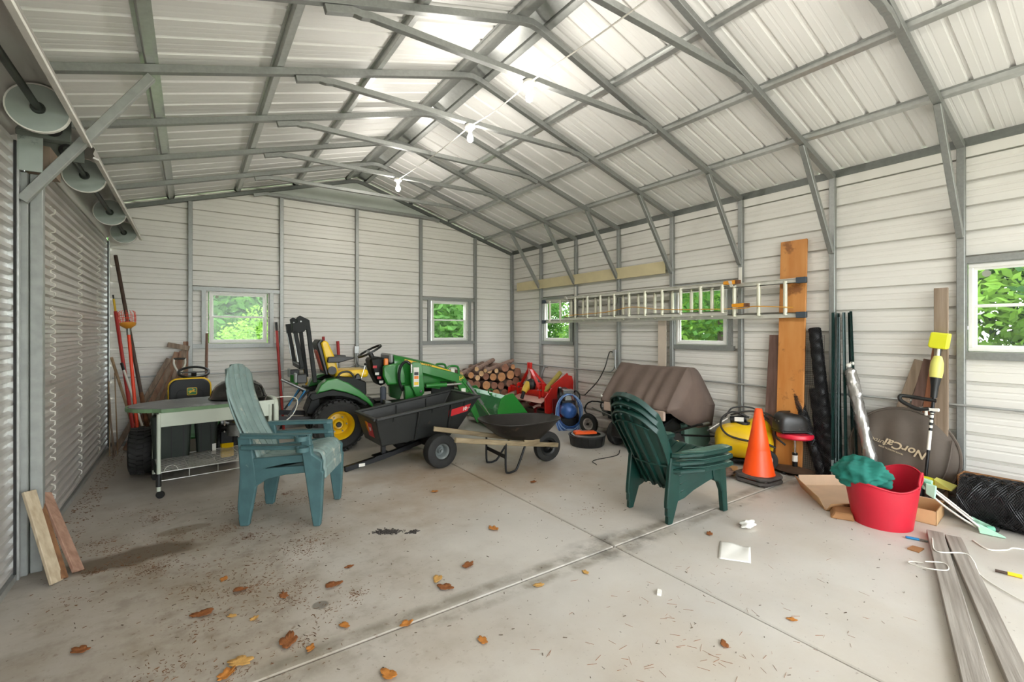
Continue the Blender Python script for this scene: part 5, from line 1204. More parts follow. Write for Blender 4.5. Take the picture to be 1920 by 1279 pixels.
# ================================================================== extension ladder along the wall
mat('aluminium', '#d6d4c9', .4, .3, var=.10, scale=10); mat('rung_fg', '#dcdac6', .4, .2, var=.08); mat('ladder_foot', '#3c4650', .6, 0, var=.1); mat('lock_orange', '#e79a1c', .45, 0, var=.05); mat('rope_orange', '#dca23a', .7)
def ladder(label, x, y0, y1, zb, zt, feet, first):
    t = thing('extension_ladder', label, 'ladder', (x, y0, zb), 0, 'sections of the extension ladder')
    L_ = y1-y0; H_ = zt-zb
    for z in (0, H_):
        r = MB(); r.box(-.014, .014, 0, L_, z-.028, z-.022) if z else r.box(-.014, .014, 0, L_, z+.022, z+.028)
        r.box(.008, .014, 0, L_, z-.028, z+.028); r.box(-.014, .0, 0, L_, z+.022, z+.028); r.box(-.014, .0, 0, L_, z-.028, z-.022)
        r.build('rail', 'aluminium', t)
        for e in feet: MB().box(-.022, .022, (-.085 if e == 0 else L_-.02), (.02 if e == 0 else L_+.075), z-.034, z+.034).build('end_cap', 'ladder_foot', t, bevel=.004)
    n = int(L_/.305); k = 0; y = first
    while y < L_-.08:
        MB().cyl((0, y, .0), (0, y, H_), .023, 10).build('rung', 'rung_fg', t, smooth=50); y += .305
    return t
la = ladder('aluminium ladder base section hung behind, spanning both windows', 5.63, 2.46, 7.02, 1.775, 2.165, (0, 1), .14)
lf = ladder('aluminium ladder fly section hung in front of the base section', 5.545, 3.26, 6.36, 1.82, 2.185, (), .06)
for z, y in ((2.20, 3.20), (1.91, 3.09)):
    o = MB().prism([(0, -.022), (.09, -.028), (.16, -.02), (.16, .02), (.0, .026)], -.02, .02, 'yz').build('rung_lock', 'lock_orange', lf, bevel=.006); o.location = (-.0, y-3.26-.06, z-1.82)
    MB().box(-.022, .022, y-3.26-.11, y-3.26-.06, z-1.82-.022, z-1.82+.022).build('lock_spring', 'rusty', lf)
tag(MB().tube(smoothpath([(5.60, 2.50, 1.86), (5.585, 2.75, 1.88), (5.57, 2.95, 1.89), (5.555, 3.15, 1.87), (5.50, 4.2, 1.90), (5.50, 4.75, 1.96), (5.50, 5.3, 1.90), (5.50, 6.3, 1.87)], 5), .006, 6).build('ladder_rope', 'rope_orange', None, smooth=60), 'orange-yellow rope threaded along the ladder rungs', 'rope')
for y, lab in ((3.25, 'white metal ladder hook on the post right of the middle window'), (6.335, 'white metal ladder hook on the post by the farthest window')):
    t = thing('ladder_hook', lab, 'hook', (5.75, y-.05, 2.165), 0, 'ladder hooks')
    MB().box(-.006, .006, -.02, .02, -.02, .24).build('plate', 'white_paint', t)
    MB().sweep([(-.0, 0, -.02), (-.20, 0, -.02), (-.24, 0, .05)], [(-.004, -.02), (.004, -.02), (.004, .02), (-.004, .02)], up=(0, 1, 0)).build('arm', 'white_paint', t)
# tan strips
mat('tan_strip', '#cfc29a', .6, 0, var=.06, scale=5)
o = MB().hexa([(0, 0, 0), (.012, 0, 0), (.012, 3.78, 0), (0, 3.78, 0), (.006, 0, .18), (.018, 0, .18), (.018, 3.78, .18), (.006, 3.78, .18)]).build('tan_trim_strip', 'tan_strip', None); o.location = (5.722, 4.32, 2.445); tag(o, 'long tan board tucked behind the knee braces on the right wall', 'board')
o = MB().box(0, .014, -.07, .07, 0, 1.86).build('tan_upright_strip', mat('tan_dull', '#cdbfae', .6, var=.05), None); o.location = (5.735, 4.385, .0); o.rotation_euler = (0, 0, 0); tag(o, 'dull tan board standing upright left of the middle window', 'board')
# ================================================================== boards against the right wall
wood('plywood_orange', '#cf9150', '#bb7430', 2, rough=.55, knots='#8f5a2c', fine=7, kat=.56, ksc=4.2); wood('board_brown', '#7d6257', '#5c4339', 2, knots='#4a342c'); wood('board_grey', '#9a8876', '#75634f', 2, knots='#5a4a3c'); wood('board_rust', '#a06848', '#7c4a30', 2); wood('plank_grey', '#a49d94', '#7f776e', 0, rough=.75, fine=34)
def lean(name, lab, top, bot, w, th, m_, grp=None, cat='board'):
    b_ = V(bot); d = V(top)-b_
    o = MB().bar(d, (0, 0, 0), w, th, up=(1, 0, 0)).build(name, m_, None, bevel=.003); o.location = b_; return tag(o, lab, cat, grp)
lean('orange_board', 'tall wide orange-brown wooden board behind the ladder end', (5.765, 2.565, 2.645), (5.60, 2.55, .005), .285, .03, 'plywood_orange')
lean('brown_board', 'shorter dark brown board left of the orange board', (5.745, 2.745, 1.545), (5.62, 2.77, .005), .165, .035, 'board_brown')
gr = 'old boards right of the green posts'
lean('weathered_board', 'grey board leaning farthest left behind the round bag', (5.755, 1.43, 1.31), (5.71, 1.80, .01), .085, .02, 'board_grey', gr)
lean('weathered_board', 'darker grey board second from the left behind the round bag', (5.752, 1.36, 1.32), (5.715, 1.63, .01), .085, .02, 'board_brown', gr)
lean('weathered_board', 'rust-brown board leaning behind the string trimmer', (5.745, 1.275, 1.58), (5.72, 1.46, .01), .085, .02, 'board_rust', gr)
lean('weathered_board', 'tallest grey-brown board standing upright beside the post', (5.70, 1.265, 1.99), (5.66, 1.255, .005), .10, .025, 'board_grey', gr)
# ================================================================== plastic netting: two leaning rolls, a flat piece, a big roll on the floor
mat('net_black', '#17171a', .42, 0, var=.1); mat('net_grey', '#3a3934', .6, 0, var=.1); mat('net_core', '#0f0f10', .8, 0)
def net_roll(name, lab, a, b, r, n=18, turns=None, cat='netting roll', grp='rolls of black netting'):
    b_ = V(b); d = V(a)-b_; L_ = d.length; t = thing(name, lab, cat, b, 0, grp); q = Z.rotation_difference(d.normalized()).to_matrix()
    MB().tube([(0, 0, 0), d], r*.86, 16).build('inner_layers', 'net_core', t, smooth=60)
    mb = MB(); seg = max(12, int(L_/.03)); tw = turns or L_/(r*6)
    for k in range(n):
        for s in (-1, 1):
            pts = []
            for i in range(seg+1):
                f = i/seg; an = 2*math.pi*(k/n+s*f*tw); rr = r*(1+.04*math.sin(f*23+k))
                pts.append(q @ V((rr*math.cos(an), rr*math.sin(an), L_*f)))
            mb.tube(pts, .0032, 4, caps=False)
    mb.build('mesh_strands', 'net_black', t, smooth=60, kind='stuff')
    mb = MB()
    for k in range(4):
        rr = r*(.25+.2*k); mb.tube([d*1.0+q @ V((rr*math.cos(x*math.pi/8), rr*math.sin(x*math.pi/8), .004)) for x in range(16)], .004, 4, closed=True)
    mb.build('end_spiral', 'net_black', t, smooth=60, kind='stuff')
    return t
net_roll('netting_roll', 'tall black plastic netting roll leaning left of the green posts', (5.715, 2.33, 1.62), (5.63, 2.13, .01), .058)
net_roll('netting_roll', 'shorter black netting roll leaning behind the red stool', (5.70, 2.535, .955), (5.59, 2.19, .01), .052)
net_roll('netting_roll', 'thick black netting roll leaning beside the green posts, low', (5.70, 2.30, .95), (5.66, 2.18, .01), .07, 20)
t = thing('netting_sheet', 'loose flat sheet of grey netting hung beside the orange board', 'netting', (5.735, 2.50, .60))
mb = MB()
for k in range(17): mb.bar((-.006*math.sin(k), -.27+k*.018, .0+.1*max(0, (k-12))*.0), (.02, -.25+k*.017, .95-.012*k), .0025, .0025)
for k in range(42): mb.bar((.0, -.27+.0005*k, .02+k*.0225), (.012, .03-.0012*k, .02+k*.0222), .0025, .0025)
mb.build('mesh_strands', 'net_grey', t, kind='stuff')
t = thing('netted_board', 'small dark netted panel leaning behind the stool', 'netting', (5.60, 2.36, 0))
MB().hexa([(0, -.10, 0), (.01, -.10, 0), (.01, .12, 0), (0, .12, 0), (.10, -.12, .985), (.11, -.12, .985), (.11, .13, .985), (.10, .13, .985)]).build('panel', mat('net_panel', '#6d675b', .7, var=.12, scale=60), t)
mb = MB()
for k in range(12): mb.bar((-.003, -.10+k*.02, 0), (.097, -.12+k*.0225, .985), .003, .003)
for k in range(45): mb.bar((-.003+.1*k/45, -.11, k*.0218), (-.003+.1*k/45, .125, k*.0218), .003, .003)
mb.build('mesh_strands', 'net_grey', t, kind='stuff')
# ================================================================== green T-posts
mat('post_green', '#17332f', .3, .2, var=.15, scale=12); mat('post_bare', '#8c9a98', .4, .4, var=.2, scale=12)
tp = [((5.775, 2.165, 1.815), (5.63, 2.10, 0)), ((5.70, 2.145, 1.79), (5.53, 2.085, 0)), ((5.775, 2.118, 1.785), (5.66, 2.05, 0)), ((5.71, 2.095, 1.74), (5.55, 2.045, 0)), ((5.775, 2.07, 1.785), (5.64, 2.0, 0)), ((5.72, 2.045, 1.79), (5.56, 1.965, 0)), ((5.775, 2.02, 1.79), (5.63, 1.93, 0)), ((5.735, 1.992, 1.80), (5.60, 1.885, 0))]
for i, (a, b) in enumerate(tp):
    t = thing('fence_post', '%s dark green steel fence post from the left in the leaning bunch' % ordn[i], 'fence post', b, 0, 'green steel fence posts'); d = V(a)-V(b)
    MB().sweep([d*.13, d], [(-.0125, -.004), (-.0125, 0), (-.003, 0), (-.003, .02), (.003, .02), (.003, 0), (.0125, 0), (.0125, -.004)], up=(-1, .8*((i % 3)-1), 0)).build('shaft', 'post_green', t)
    MB().sweep([(0, 0, 0), d*.13], [(-.0125, -.004), (-.0125, 0), (-.003, 0), (-.003, .02), (.003, .02), (.003, 0), (.0125, 0), (.0125, -.004)], up=(-1, .8*((i % 3)-1), 0)).build('bare_foot', 'post_bare', t)
    mb = MB()
    for k in range(26):
        p = d*(.2+.03*k); mb.box(p.x-.006, p.x+.004, p.y-.006, p.y+.006, p.z-.006, p.z+.006)
    mb.M = Matrix.Translation((-.006, 0, 0)); mb.build('studs', 'post_green', t, kind='stuff')
# silver sleeve
mat('silver_film', '#a9a6a2', .22, .7, var=.3, scale=8, bump=.6, bscale=14, stretch=(2, 2, .6))
b_ = V((5.46, 1.665, .01)); t = thing('silver_bag', 'crinkled silver plastic sleeve leaning against the green posts', 'bag', b_); d = V((5.685, 1.985, 1.20))-b_
q = Z.rotation_difference(d.normalized()).to_matrix(); mb = MB(); vs = []; n = 16; m_ = 40
for k in range(m_+1):
    for i in range(n):
        a = 2*math.pi*i/n; rr = .055*(1+.10*math.sin(k*1.7+i*2.2)+.06*math.sin(k*.6-i)); 
        if k == m_: rr *= .55
        vs.append(q @ V((rr*math.cos(a), rr*math.sin(a), d.length*k/m_)))
mb.add(vs, [(k*n+i, k*n+(i+1) % n, (k+1)*n+(i+1) % n, (k+1)*n+i) for k in range(m_) for i in range(n)]+[tuple(range(n)), tuple(m_*n+i for i in range(n))])
mb.build('sleeve', 'silver_film', t, smooth=40)
mb = MB(); mb.ball(tuple(d*1.025), .034, 10, 7, (1, 1, .8)); mb.ball(tuple(d*1.035+V((0, -.03, .01))), .022, 8, 6); mb.build('knot', 'white_paint', t, smooth=60)
# ================================================================== round bag with lettering
mat('bag_brown', '#5f554c', .7, 0, var=.14, scale=4, bump=.15, bscale=40); mat('bag_print', '#cdbb9c', .7, 0, var=.05)
t = thing('round_bag', 'big round brown fabric bag with upside-down white lettering', 'bag', (5.66, 1.545, .42))
R_ = .425
def bagf(u, v):
    a = 2*math.pi*u; r = v*R_
    bulge = .055*(1-v**4)+.014*math.sin(9*math.cos(a)*v*1.2+1.0)*v*(1-v)*3
    return (-bulge-.04*math.sin(a)*v*-.6, r*math.cos(a)*1.0, r*math.sin(a)*.985)
def bagb(u, v):
    a = 2*math.pi*u; r = v*R_
    return (.045*(1-v**4)+.024*math.sin(a)*v, r*math.cos(a), r*math.sin(a)*.985)
mb = MB(); mb.grid(bagf, 64, 14); fb = mb.build('front_fabric', 'bag_brown', t, smooth=70, weld=True)
mb = MB(); mb.grid(bagb, 64, 6); mb.build('back_fabric', 'bag_brown', t, smooth=70, weld=True)
MB().tube([(.024*math.sin(2*math.pi*k/48), R_*math.cos(2*math.pi*k/48), R_*.985*math.sin(2*math.pi*k/48)) for k in range(48)], .012, 6, closed=True).build('hoop_edge', 'bag_brown', t, smooth=60)
MB().tube(smoothpath([(-.02, -.37, .18), (-.045, -.35, -.02), (-.04, -.30, -.20), (-.02, -.20, -.32)], 4), .006, 6).build('seam', 'bag_brown', t, smooth=60)
c_ = basis((-.066, .03, .07), (0, 1, .27), (0, .27, -1))
def bag_text(body, size, dx, dy, mm='bag_print', **kw): 
    return text(None, body, size, c_ @ Matrix.Translation((dx, dy, 0)), 'lettering', mm, t, ext=.002, **kw)
bag_text('NorCal', .105, -.08, 0, bold=.002, shear=.2); bag_text('OUTDOORS', .04, .165, .015, shear=.2); bag_text('WWW.NORCAL.COM', .02, .02, .062)
# ================================================================== string trimmer
mat('lime', '#d6d62a', .35, 0, var=.05, scale=4); mat('lime_pale', '#dfdb72', .4, 0, var=.06)
sth = V((5.43, 1.335, .0)); t = thing('string_trimmer', 'lime yellow cordless string trimmer standing against the wall boards', 'trimmer', sth)
tp_ = V((5.60, 1.255, 1.50))-sth; hd = V((.02, -.02, .27)); dr = (tp_-hd).normalized()
at_ = lambda f: hd+(tp_-hd)*f
MB().tube([hd, at_(.66)], .0125, 10).build('shaft', 'black_metal', t, smooth=60)
for f in (.36, .40, .435, .465): MB().cyl(at_(f), at_(f+.02), .0135, 10).build('shaft_sticker', 'white_label', t, smooth=60)
MB().cyl(at_(.20), at_(.34), .0137, 10).build('shaft_sticker', 'white_label', t, smooth=60)
lp = smoothpath([at_(.50)+V((-.02, .02, 0)), at_(.50)+V((-.03, .10, -.01)), at_(.52)+V((-.03, .215, .02)), at_(.545)+V((-.02, .235, .03)), at_(.56)+V((0, .20, .02)), at_(.56)+V((.0, -.02, .0))], 4)
MB().tube(lp, .017, 10).build('loop_handle', 'black_plastic', t, smooth=60)
MB().bar(at_(.50)+V((-.01, .10, -.01)), at_(.50)+V((-.01, -.05, -.005)), .03, .03).build('handle_clamp', 'white_label', t, bevel=.006)
MB().cyl(at_(.47), at_(.51), .022, 12).build('clamp_collar', 'black_plastic', t, smooth=60); MB().box(at_(.48).x-.02, at_(.48).x+.0, at_(.48).y+.03, at_(.48).y+.05, at_(.48).z-.04, at_(.48).z+.02).build('clamp_lever', 'white_label', t, bevel=.004)
MB().tube([at_(.58), at_(.66), at_(.70), at_(.74)], [.024, .028, .036, .042], 14).build('rear_grip', 'black_plastic', t, smooth=60)
MB().tube([at_(.73), at_(.78), at_(.84), at_(.885), at_(.89)], [.044, .050, .046, .030, .02], 16).build('grip_housing', 'lime_pale', t, smooth=50)
MB().cyl(at_(.885), at_(.95), .011, 10).build('neck', 'white_label', t, smooth=60); MB().tube([at_(.89)+V((.02, 0, 0)), at_(.955)+V((.02, 0, 0))], .016, 10).build('rear_tube', 'black_plastic', t, smooth=60)
mb = MB(); mb.M = basis(at_(1.0), (0, 1, .12), (0, -.12, 1)); mb.prism([(-.062, -.07), (.058, -.07), (.070, -.045), (.062, .075), (-.068, .075), (-.066, -.04)], -.04, .05, 'xy'); hb = mb.build('battery_housing', 'lime', t, bevel=.012, seg=2)
mb = MB(); mb.M = basis(at_(1.0), (0, 1, .12), (0, -.12, 1)); mb.box(-.05, .045, -.03, .0, .046, .053); mb.build('housing_band', 'rusty', hb)
mb = MB(); mb.M = basis(at_(1.0), (0, 1, .12), (0, -.12, 1)); mb.prism([(-.008, .03), (.01, .03), (0, .05)], .05, .052, 'xy'); mb.build('housing_mark', 'black_plastic', hb)
# head: yellow guard and black spool
mb = MB(); mb.M = Matrix.Translation(hd+V((-.02, 0, -.045)))
mb.hexa([(-.03, -.10, -.01), (.03, -.10, -.01), (.05, .09, .0), (-.03, .10, -.02), (-.02, -.06, .055), (.03, -.06, .05), (.03, .10, .07), (-.02, .10, .06)])
gh = mb.build('motor_housing', 'lime', t, bevel=.014, seg=2)
mb = MB(); mb.M = Matrix.Translation(hd+V((-.02, 0, -.03))); mb.hexa([(-.10, -.20, -.02), (-.04, -.08, -.03), (.03, -.08, .0), (.03, -.21, .0), (-.10, -.20, -.012), (-.04, -.07, .045), (.03, -.07, .05), (.03, -.21, .012)]); mb.build('guard', 'lime_pale', t, bevel=.006)
text(None, 'RYOBI', .032, basis(hd+V((-.054, .005, -.025)), (0, -1, -.12), (.1, 0, 1)), 'lettering', 'black_plastic', gh, ext=.001)
MB().lathe([(0, 0), (.035, 0), (.04, .03), (.03, .06), (.034, .10), (.03, .15), (.03, .19), (0, .19)], 18, at=(.015, .02, 0)).build('spool', 'black_plastic', t, smooth=40)
# ================================================================== red tub with a green cloth
mat('tub_red', '#bb162d', .45, 0, var=.07, scale=4, spot='#cc5a68', spot_at=.66, spot_scale=5); mat('cloth_teal', '#1a6f62', .85, 0, var=.2, scale=7, bump=.8, bscale=9)
tb = thing('red_tub', 'red flexible plastic tub on the floor before the green posts', 'tub', (4.71, 1.415, 0))
def tub(k, a):       # squeezed rim, taller at the back right
    ca, sa = math.cos(a), math.sin(a)
    r = .20+.035*k; ov = 1+.10*k*math.cos(2*(a+.9))
    z = (.365+.05*math.cos(a+.5)+.045*math.cos(2*(a+.45)))*k
    return V((r*ov*ca, r*ov*sa, z))
n = 48; rows = [(0, .97), (0, 1), (.15, 1), (.35, 1), (.6, 1), (.85, 1), (1, 1), (1.0, .975), (.85, .972), (.5, .97), (.1, .965), (.06, .6), (.06, 0.001)]
mb = MB(); vs = []
for (k, s) in rows:
    for i in range(n):
        p = tub(k, 2*math.pi*i/n); vs.append((p.x*s, p.y*s, p.z+(.012 if (k, s) in ((.06, .6), (.06, .001)) else 0)))
mb.add(vs, [(j*n+i, j*n+(i+1) % n, (j+1)*n+(i+1) % n, (j+1)*n+i) for j in range(len(rows)-1) for i in range(n)]+[tuple(range(n))])
mb.build('tub', 'tub_red', tb, smooth=50)
MB().tube([tub(1, 2*math.pi*i/n) for i in range(n)], .008, 6, closed=True).build('rim', 'tub_red', tb, smooth=60)
for a in (-1.35, 1.8):
    p0, p1 = tub(1, a-.22), tub(1, a+.22); MB().tube(smoothpath([p0+V((0, 0, -.02)), p0+V((0, 0, .03)), (p0+p1)/2+V((0, 0, .05)), p1+V((0, 0, .03)), p1+V((0, 0, -.02))], 4), .010, 8).build('handle', 'tub_red', tb, smooth=60)
rng = random.Random(5)
def blobcloth(c, rx, ry, rz, seed, amp=.16, n=40, m_=26):
    ph = [random.Random(seed+i).uniform(0, 6.28) for i in range(8)]
    def f(u, v):
        a = 2*math.pi*u; b = math.pi*v; d = V((math.sin(b)*math.cos(a), math.sin(b)*math.sin(a), math.cos(b)))
        w = 0
        for i in range(4):
            k = 3+i*2.2; q = V((math.cos(ph[i]), math.sin(ph[i]), math.sin(ph[i+4])))
            w += (1-abs(math.sin(k*d.dot(q)+ph[i+3])))*amp/(1+i*.6)
        r = 1-.25*amp*3+w
        return (c[0]+rx*r*d.x, c[1]+ry*r*d.y, c[2]+rz*r*d.z)
    mb = MB(); mb.grid(f, n, m_); return mb
o = blobcloth((0, 0, 0), .15, .19, .115, 11, .24, 64, 40).build('green_cloth', 'cloth_teal', None, smooth=70, weld=True); o.location = (4.63, 1.53, .40); tag(o, 'crumpled dark teal cloth heaped in the red tub', 'cloth')
# ================================================================== cardboard
mat('card', '#c79f72', .75, 0, var=.08, scale=5); mat('card_pale', '#dcbfa2', .75, 0, var=.06, scale=5); mat('card_dark', '#9c6f46', .8, 0, var=.12, scale=7)
t = thing('cardboard_tray', 'flattened open cardboard box lid on the floor left of the red tub', 'cardboard', (4.61, 1.79, 0), 0)
A_, B_, C_, D_ = V((0, 0, .012)), V((.50, .42, .012)), V((.86, .10, .03)), V((.22, -.16, .02))
up_ = V((0, 0, .07))
MB().hexa([A_, D_, C_, B_, A_+V((0, 0, .008)), D_+V((0, 0, .008)), C_+V((0, 0, .008)), B_+V((0, 0, .008))]).build('base_panel', 'card_pale', t)
def flap(p, q_, out, m_, nm='side_flap'):
    e = (q_-p).normalized()*.004
    MB().hexa([p-V((0, 0, .012)), q_-V((0, 0, .012)), q_+out*.06, p+out*.06, p+V((0, 0, .10))+out, q_+V((0, 0, .10))+out, q_+V((0, 0, .10))+out*1.1, p+V((0, 0, .10))+out*1.1]).build(nm, m_, t)
flap(A_, B_, V((-.03, .04, 0)), 'card', 'side_flap'); flap(A_, D_, V((-.02, -.05, -.03)), 'card')
flap(B_, C_, V((.02, .03, 0)), 'card_pale')
o = MB().hexa([(-.10, -.09, 0), (.12, -.10, 0), (.10, .10, 0), (-.12, .08, 0), (-.09, -.07, .055), (.09, -.07, .065), (.08, .07, .06), (-.09, .05, .05)]).build('cardboard_piece', 'card_dark', None, bevel=.01); o.location = (4.60, 1.66, 0); o.rotation_euler = (0, 0, .3); tag(o, 'small torn brown cardboard piece under the front of the red tub', 'cardboard')
def carton(name, lab, loc, rz, lx, ly, h, m_, flaps=True, th=.006):
    t = thing(name, lab, 'box', loc, rz)
    MB().box(0, lx, 0, ly, 0, th).build('bottom', m_, t)
    for (x0, x1, y0, y1) in ((0, lx, 0, th), (0, lx, ly-th, ly), (0, th, 0, ly), (lx-th, lx, 0, ly)): MB().box(x0, x1, y0, y1, 0, h).build('side', m_, t)
    if flaps:
        MB().hexa([(lx, 0, h), (lx+.07, 0, h-.05), (lx+.07, ly, h-.05), (lx, ly, h), (lx, 0, h+th), (lx+.07, 0, h-.05+th), (lx+.07, ly, h-.05+th), (lx, ly, h+th)]).build('flap', 'card_pale', t)
        MB().hexa([(0, ly, h), (lx, ly, h), (lx, ly+.06, h+.04), (0, ly+.06, h+.04), (0, ly, h+th), (lx, ly, h+th), (lx, ly+.06, h+.04+th), (0, ly+.06, h+.04+th)]).build('flap', 'card_pale', t)
    return t
carton('cardboard_box', 'low open brown cardboard box behind the right of the red tub', (4.99, 1.135, 0), 5, .36, .28, .115, 'card')
o = MB().hexa([(-.18, -.12, 0), (.18, -.14, 0), (.20, .12, 0), (-.16, .13, 0), (-.17, -.11, .012), (.18, -.13, .012), (.19, .11, .02), (-.16, .12, .015)]).build('cardboard_sheet', 'card', None); o.location = (5.02, 2.98, 0); o.rotation_euler = (0, 0, .5); tag(o, 'flat brown cardboard sheet on the floor under the yellow sprayer', 'cardboard')
o = blobcloth((0, 0, .045), .13, .10, .045, 3, .25, 24, 14).build('crumpled_bag', mat('bag_dark', '#6a5648', .8, var=.2), None, smooth=60, weld=True); o.location = (4.80, 2.86, 0); tag(o, 'crumpled dark brown paper bag left of the cone base', 'bag')
carton('carton', 'brown cardboard carton against the wall behind the floor netting', (5.50, 1.12, 0), -90, .60, .24, .33, 'card_dark', False)
net_roll('netting_heap', 'large loose roll of black netting lying on the floor at the right edge', (5.395, .02, .205), (5.385, 1.06, .19), .19, 44, 1.6)
# ================================================================== oscillating sprinkler propped on the box
mat('mint', '#a3cdb4', .45, 0, var=.06); mat('mint_dark', '#6fae93', .45, 0, var=.06)
sk0 = V((5.16, .93, .05)); sk1 = V((5.05, 1.20, .30)); t = thing('sprinkler', 'mint green and white sprinkler propped up beside the red tub', 'sprinkler', sk0)
d = sk1-sk0; sd = V((.115, .045, 0))
for s in (-.5, .5): MB().tube([sd*s*1.3, d+sd*s*1.3], .0075, 8).build('rail', 'white_paint', t, smooth=60)
MB().tube(smoothpath([V((-.03, -.0, -.02)), d*.4+V((-.03, -.01, -.05)), d*.8+V((-.02, 0, -.055)), d+V((0, 0, -.04))], 4), .008, 8).build('spray_tube', 'white_paint', t, smooth=60)
for s in (-1, 1):
    p = sd*s*.65
    MB().hexa([p+V((-.01, -.0, -.045)), p+V((.01, 0, -.045)), p+V((.04, -.135, -.047)), p+V((.025, -.14, -.047)), p+V((-.01, .02, .03)), p+V((.01, .02, .03)), p+V((.045, -.13, -.035)), p+V((.02, -.14, -.035))]).build('sled_foot', 'mint', t, bevel=.004)
    q_ = d+p; MB().hexa([q_+V((-.012, -.03, -.08)), q_+V((.012, -.03, -.08)), q_+V((.012, .03, -.05)), q_+V((-.012, .03, -.05)), q_+V((-.012, -.04, .03)), q_+V((.012, -.04, .03)), q_+V((.012, .03, .04)), q_+V((-.012, .03, .04))]).build('sled_foot', 'mint', t, bevel=.006)
MB().bar(sd*-.6+V((0, .0, 0)), sd*.6, .05, .012).build('cross_piece', 'mint', t, bevel=.004)
MB().bar(d-sd*.6, d+sd*.6, .05, .03).build('cross_piece', 'mint_dark', t, bevel=.006)
MB().cyl(V((-.02, -.05, -.015)), V((.03, -.085, -.02)), .022, 14).build('water_motor', 'mint_dark', t, smooth=40); MB().cyl(V((.03, -.085, -.02)), V((.055, -.10, -.022)), .024, 14).build('hose_socket', 'black_plastic', t, smooth=40)
# ================================================================== planks and small things on the near right floor
def plank(lab, far, near, w, z0=0.0):
    b_ = V((far[0], far[1], z0)); d = V((near[0], near[1], z0))-b_
    M = basis(b_, d, Z.cross(d)); mb = MB(); mb.box(0, d.length, -w/2, w/2, 0, .038)
    o = mb.build('floor_plank', 'plank_grey', None, bevel=.003); o.matrix_world = M; return tag(o, lab, 'plank', 'grey planks on the floor')
plank('grey wooden plank on the floor, nearer the red tub', (4.745, 1.09), (1.75, .18), .098)
plank('grey wooden plank on the floor, nearer the right edge', (4.745, .985), (1.9, .03), .092)
tag(MB().tube(smoothpath([(4.55, 1.06, .042), (4.30, .98, .043), (4.42, .86, .043), (4.35, .80, .03), (4.2, .74, .008), (4.05, .60, .008), (3.95, .45, .008)], 6), .004, 6).build('white_string', 'rope_white', None, smooth=60), 'white string trailing over the two floor planks', 'string')
tag(MB().tube(smoothpath([(4.05, .98, .042), (4.12, .90, .044), (4.02, .86, .044), (3.95, .93, .043), (3.98, 1.04, .02), (4.06, 1.06, .006), (4.10, 1.0, .01)], 6), .0035, 6).build('string_loop', 'rope_white', None, smooth=60), 'small loop of white string on the nearer plank', 'string')
tag(MB().tube(smoothpath([(4.86, .90, .006), (4.75, .80, .006), (4.85, .72, .006), (4.93, .70, .006), (4.97, .62, .006)], 5), .005, 6).build('string_end', 'rope_white', None, smooth=60), 'curl of pale string on the floor beyond the planks', 'string')
t = thing('paint_marker', 'yellow marker pen with dark tip lying right of the planks', 'marker', (4.365, .645, .013), -75)
MB().cyl((.0, 0, 0), (.065, 0, 0), .012, 12).build('barrel', 'jd_yellow', t, smooth=40); MB().cyl((-.055, 0, 0), (.0, 0, 0), .009, 12).build('tip', 'iron_brown', t, smooth=40)
t = thing('utility_knife', 'blue and grey small tool beside the nearer plank end', 'tool', (4.53, 1.14, .01), -70)
MB().bar((-.07, 0, 0), (.01, 0, 0), .022, .014).build('handle', 'blue_strap', t, bevel=.003); MB().bar((.01, 0, 0), (.07, 0, 0), .018, .01).build('blade', 'steel', t)
o = MB().hexa([(-.05, -.03, 0), (.05, -.035, 0), (.05, .03, 0), (-.05, .035, 0), (-.05, -.03, .006), (.05, -.035, .010), (.05, .03, .006), (-.05, .035, .012)]).build('metal_clip', 'card_dark', None); o.location = (4.33, 1.10, 0); tag(o, 'small brown metal plate on the floor left of the planks', 'plate')
mat('paper', '#e9e7e0', .7, 0, var=.02)
def paperf(u, v):
    A0, B0, C0, D0 = V((3.284, 1.985, 0)), V((3.346, 1.786, 0)), V((3.02, 1.836, 0)), V((3.141, 1.673, 0))
    p = A0*(1-u)*(1-v)+B0*u*(1-v)+C0*(1-u)*v+D0*u*v
    return (p.x-3.2, p.y-1.82, .003+.010*math.sin(u*4+v*2)**2*(1-v)+.02*max(0, u+.6-v-1.1))
o = MB().grid(paperf, 12, 12).build('paper_sheet', 'paper', None, smooth=60, solid=.0012); o.location = (3.2, 1.82, 0); tag(o, 'white sheet of paper lying on the floor before the green chairs', 'paper')
o = blobcloth((0, 0, .028), .07, .045, .028, 21, .35, 24, 14).build('paper_tissue', 'paper', None, smooth=60, weld=True); o.location = (3.70, 1.995, 0); tag(o, 'crumpled white tissue on the floor beyond the paper sheet', 'tissue')
o = MB().hexa([(-.03, -.012, 0), (.03, -.012, 0), (.03, .012, 0), (-.03, .012, 0), (-.03, -.012, .012), (.03, -.01, .008), (.03, .012, .01), (-.03, .012, .014)]).build('paper_scrap', 'paper', None); o.location = (2.33, 1.80, 0); o.rotation_euler = (0, 0, .6); tag(o, 'small white paper scrap on the open floor', 'paper')
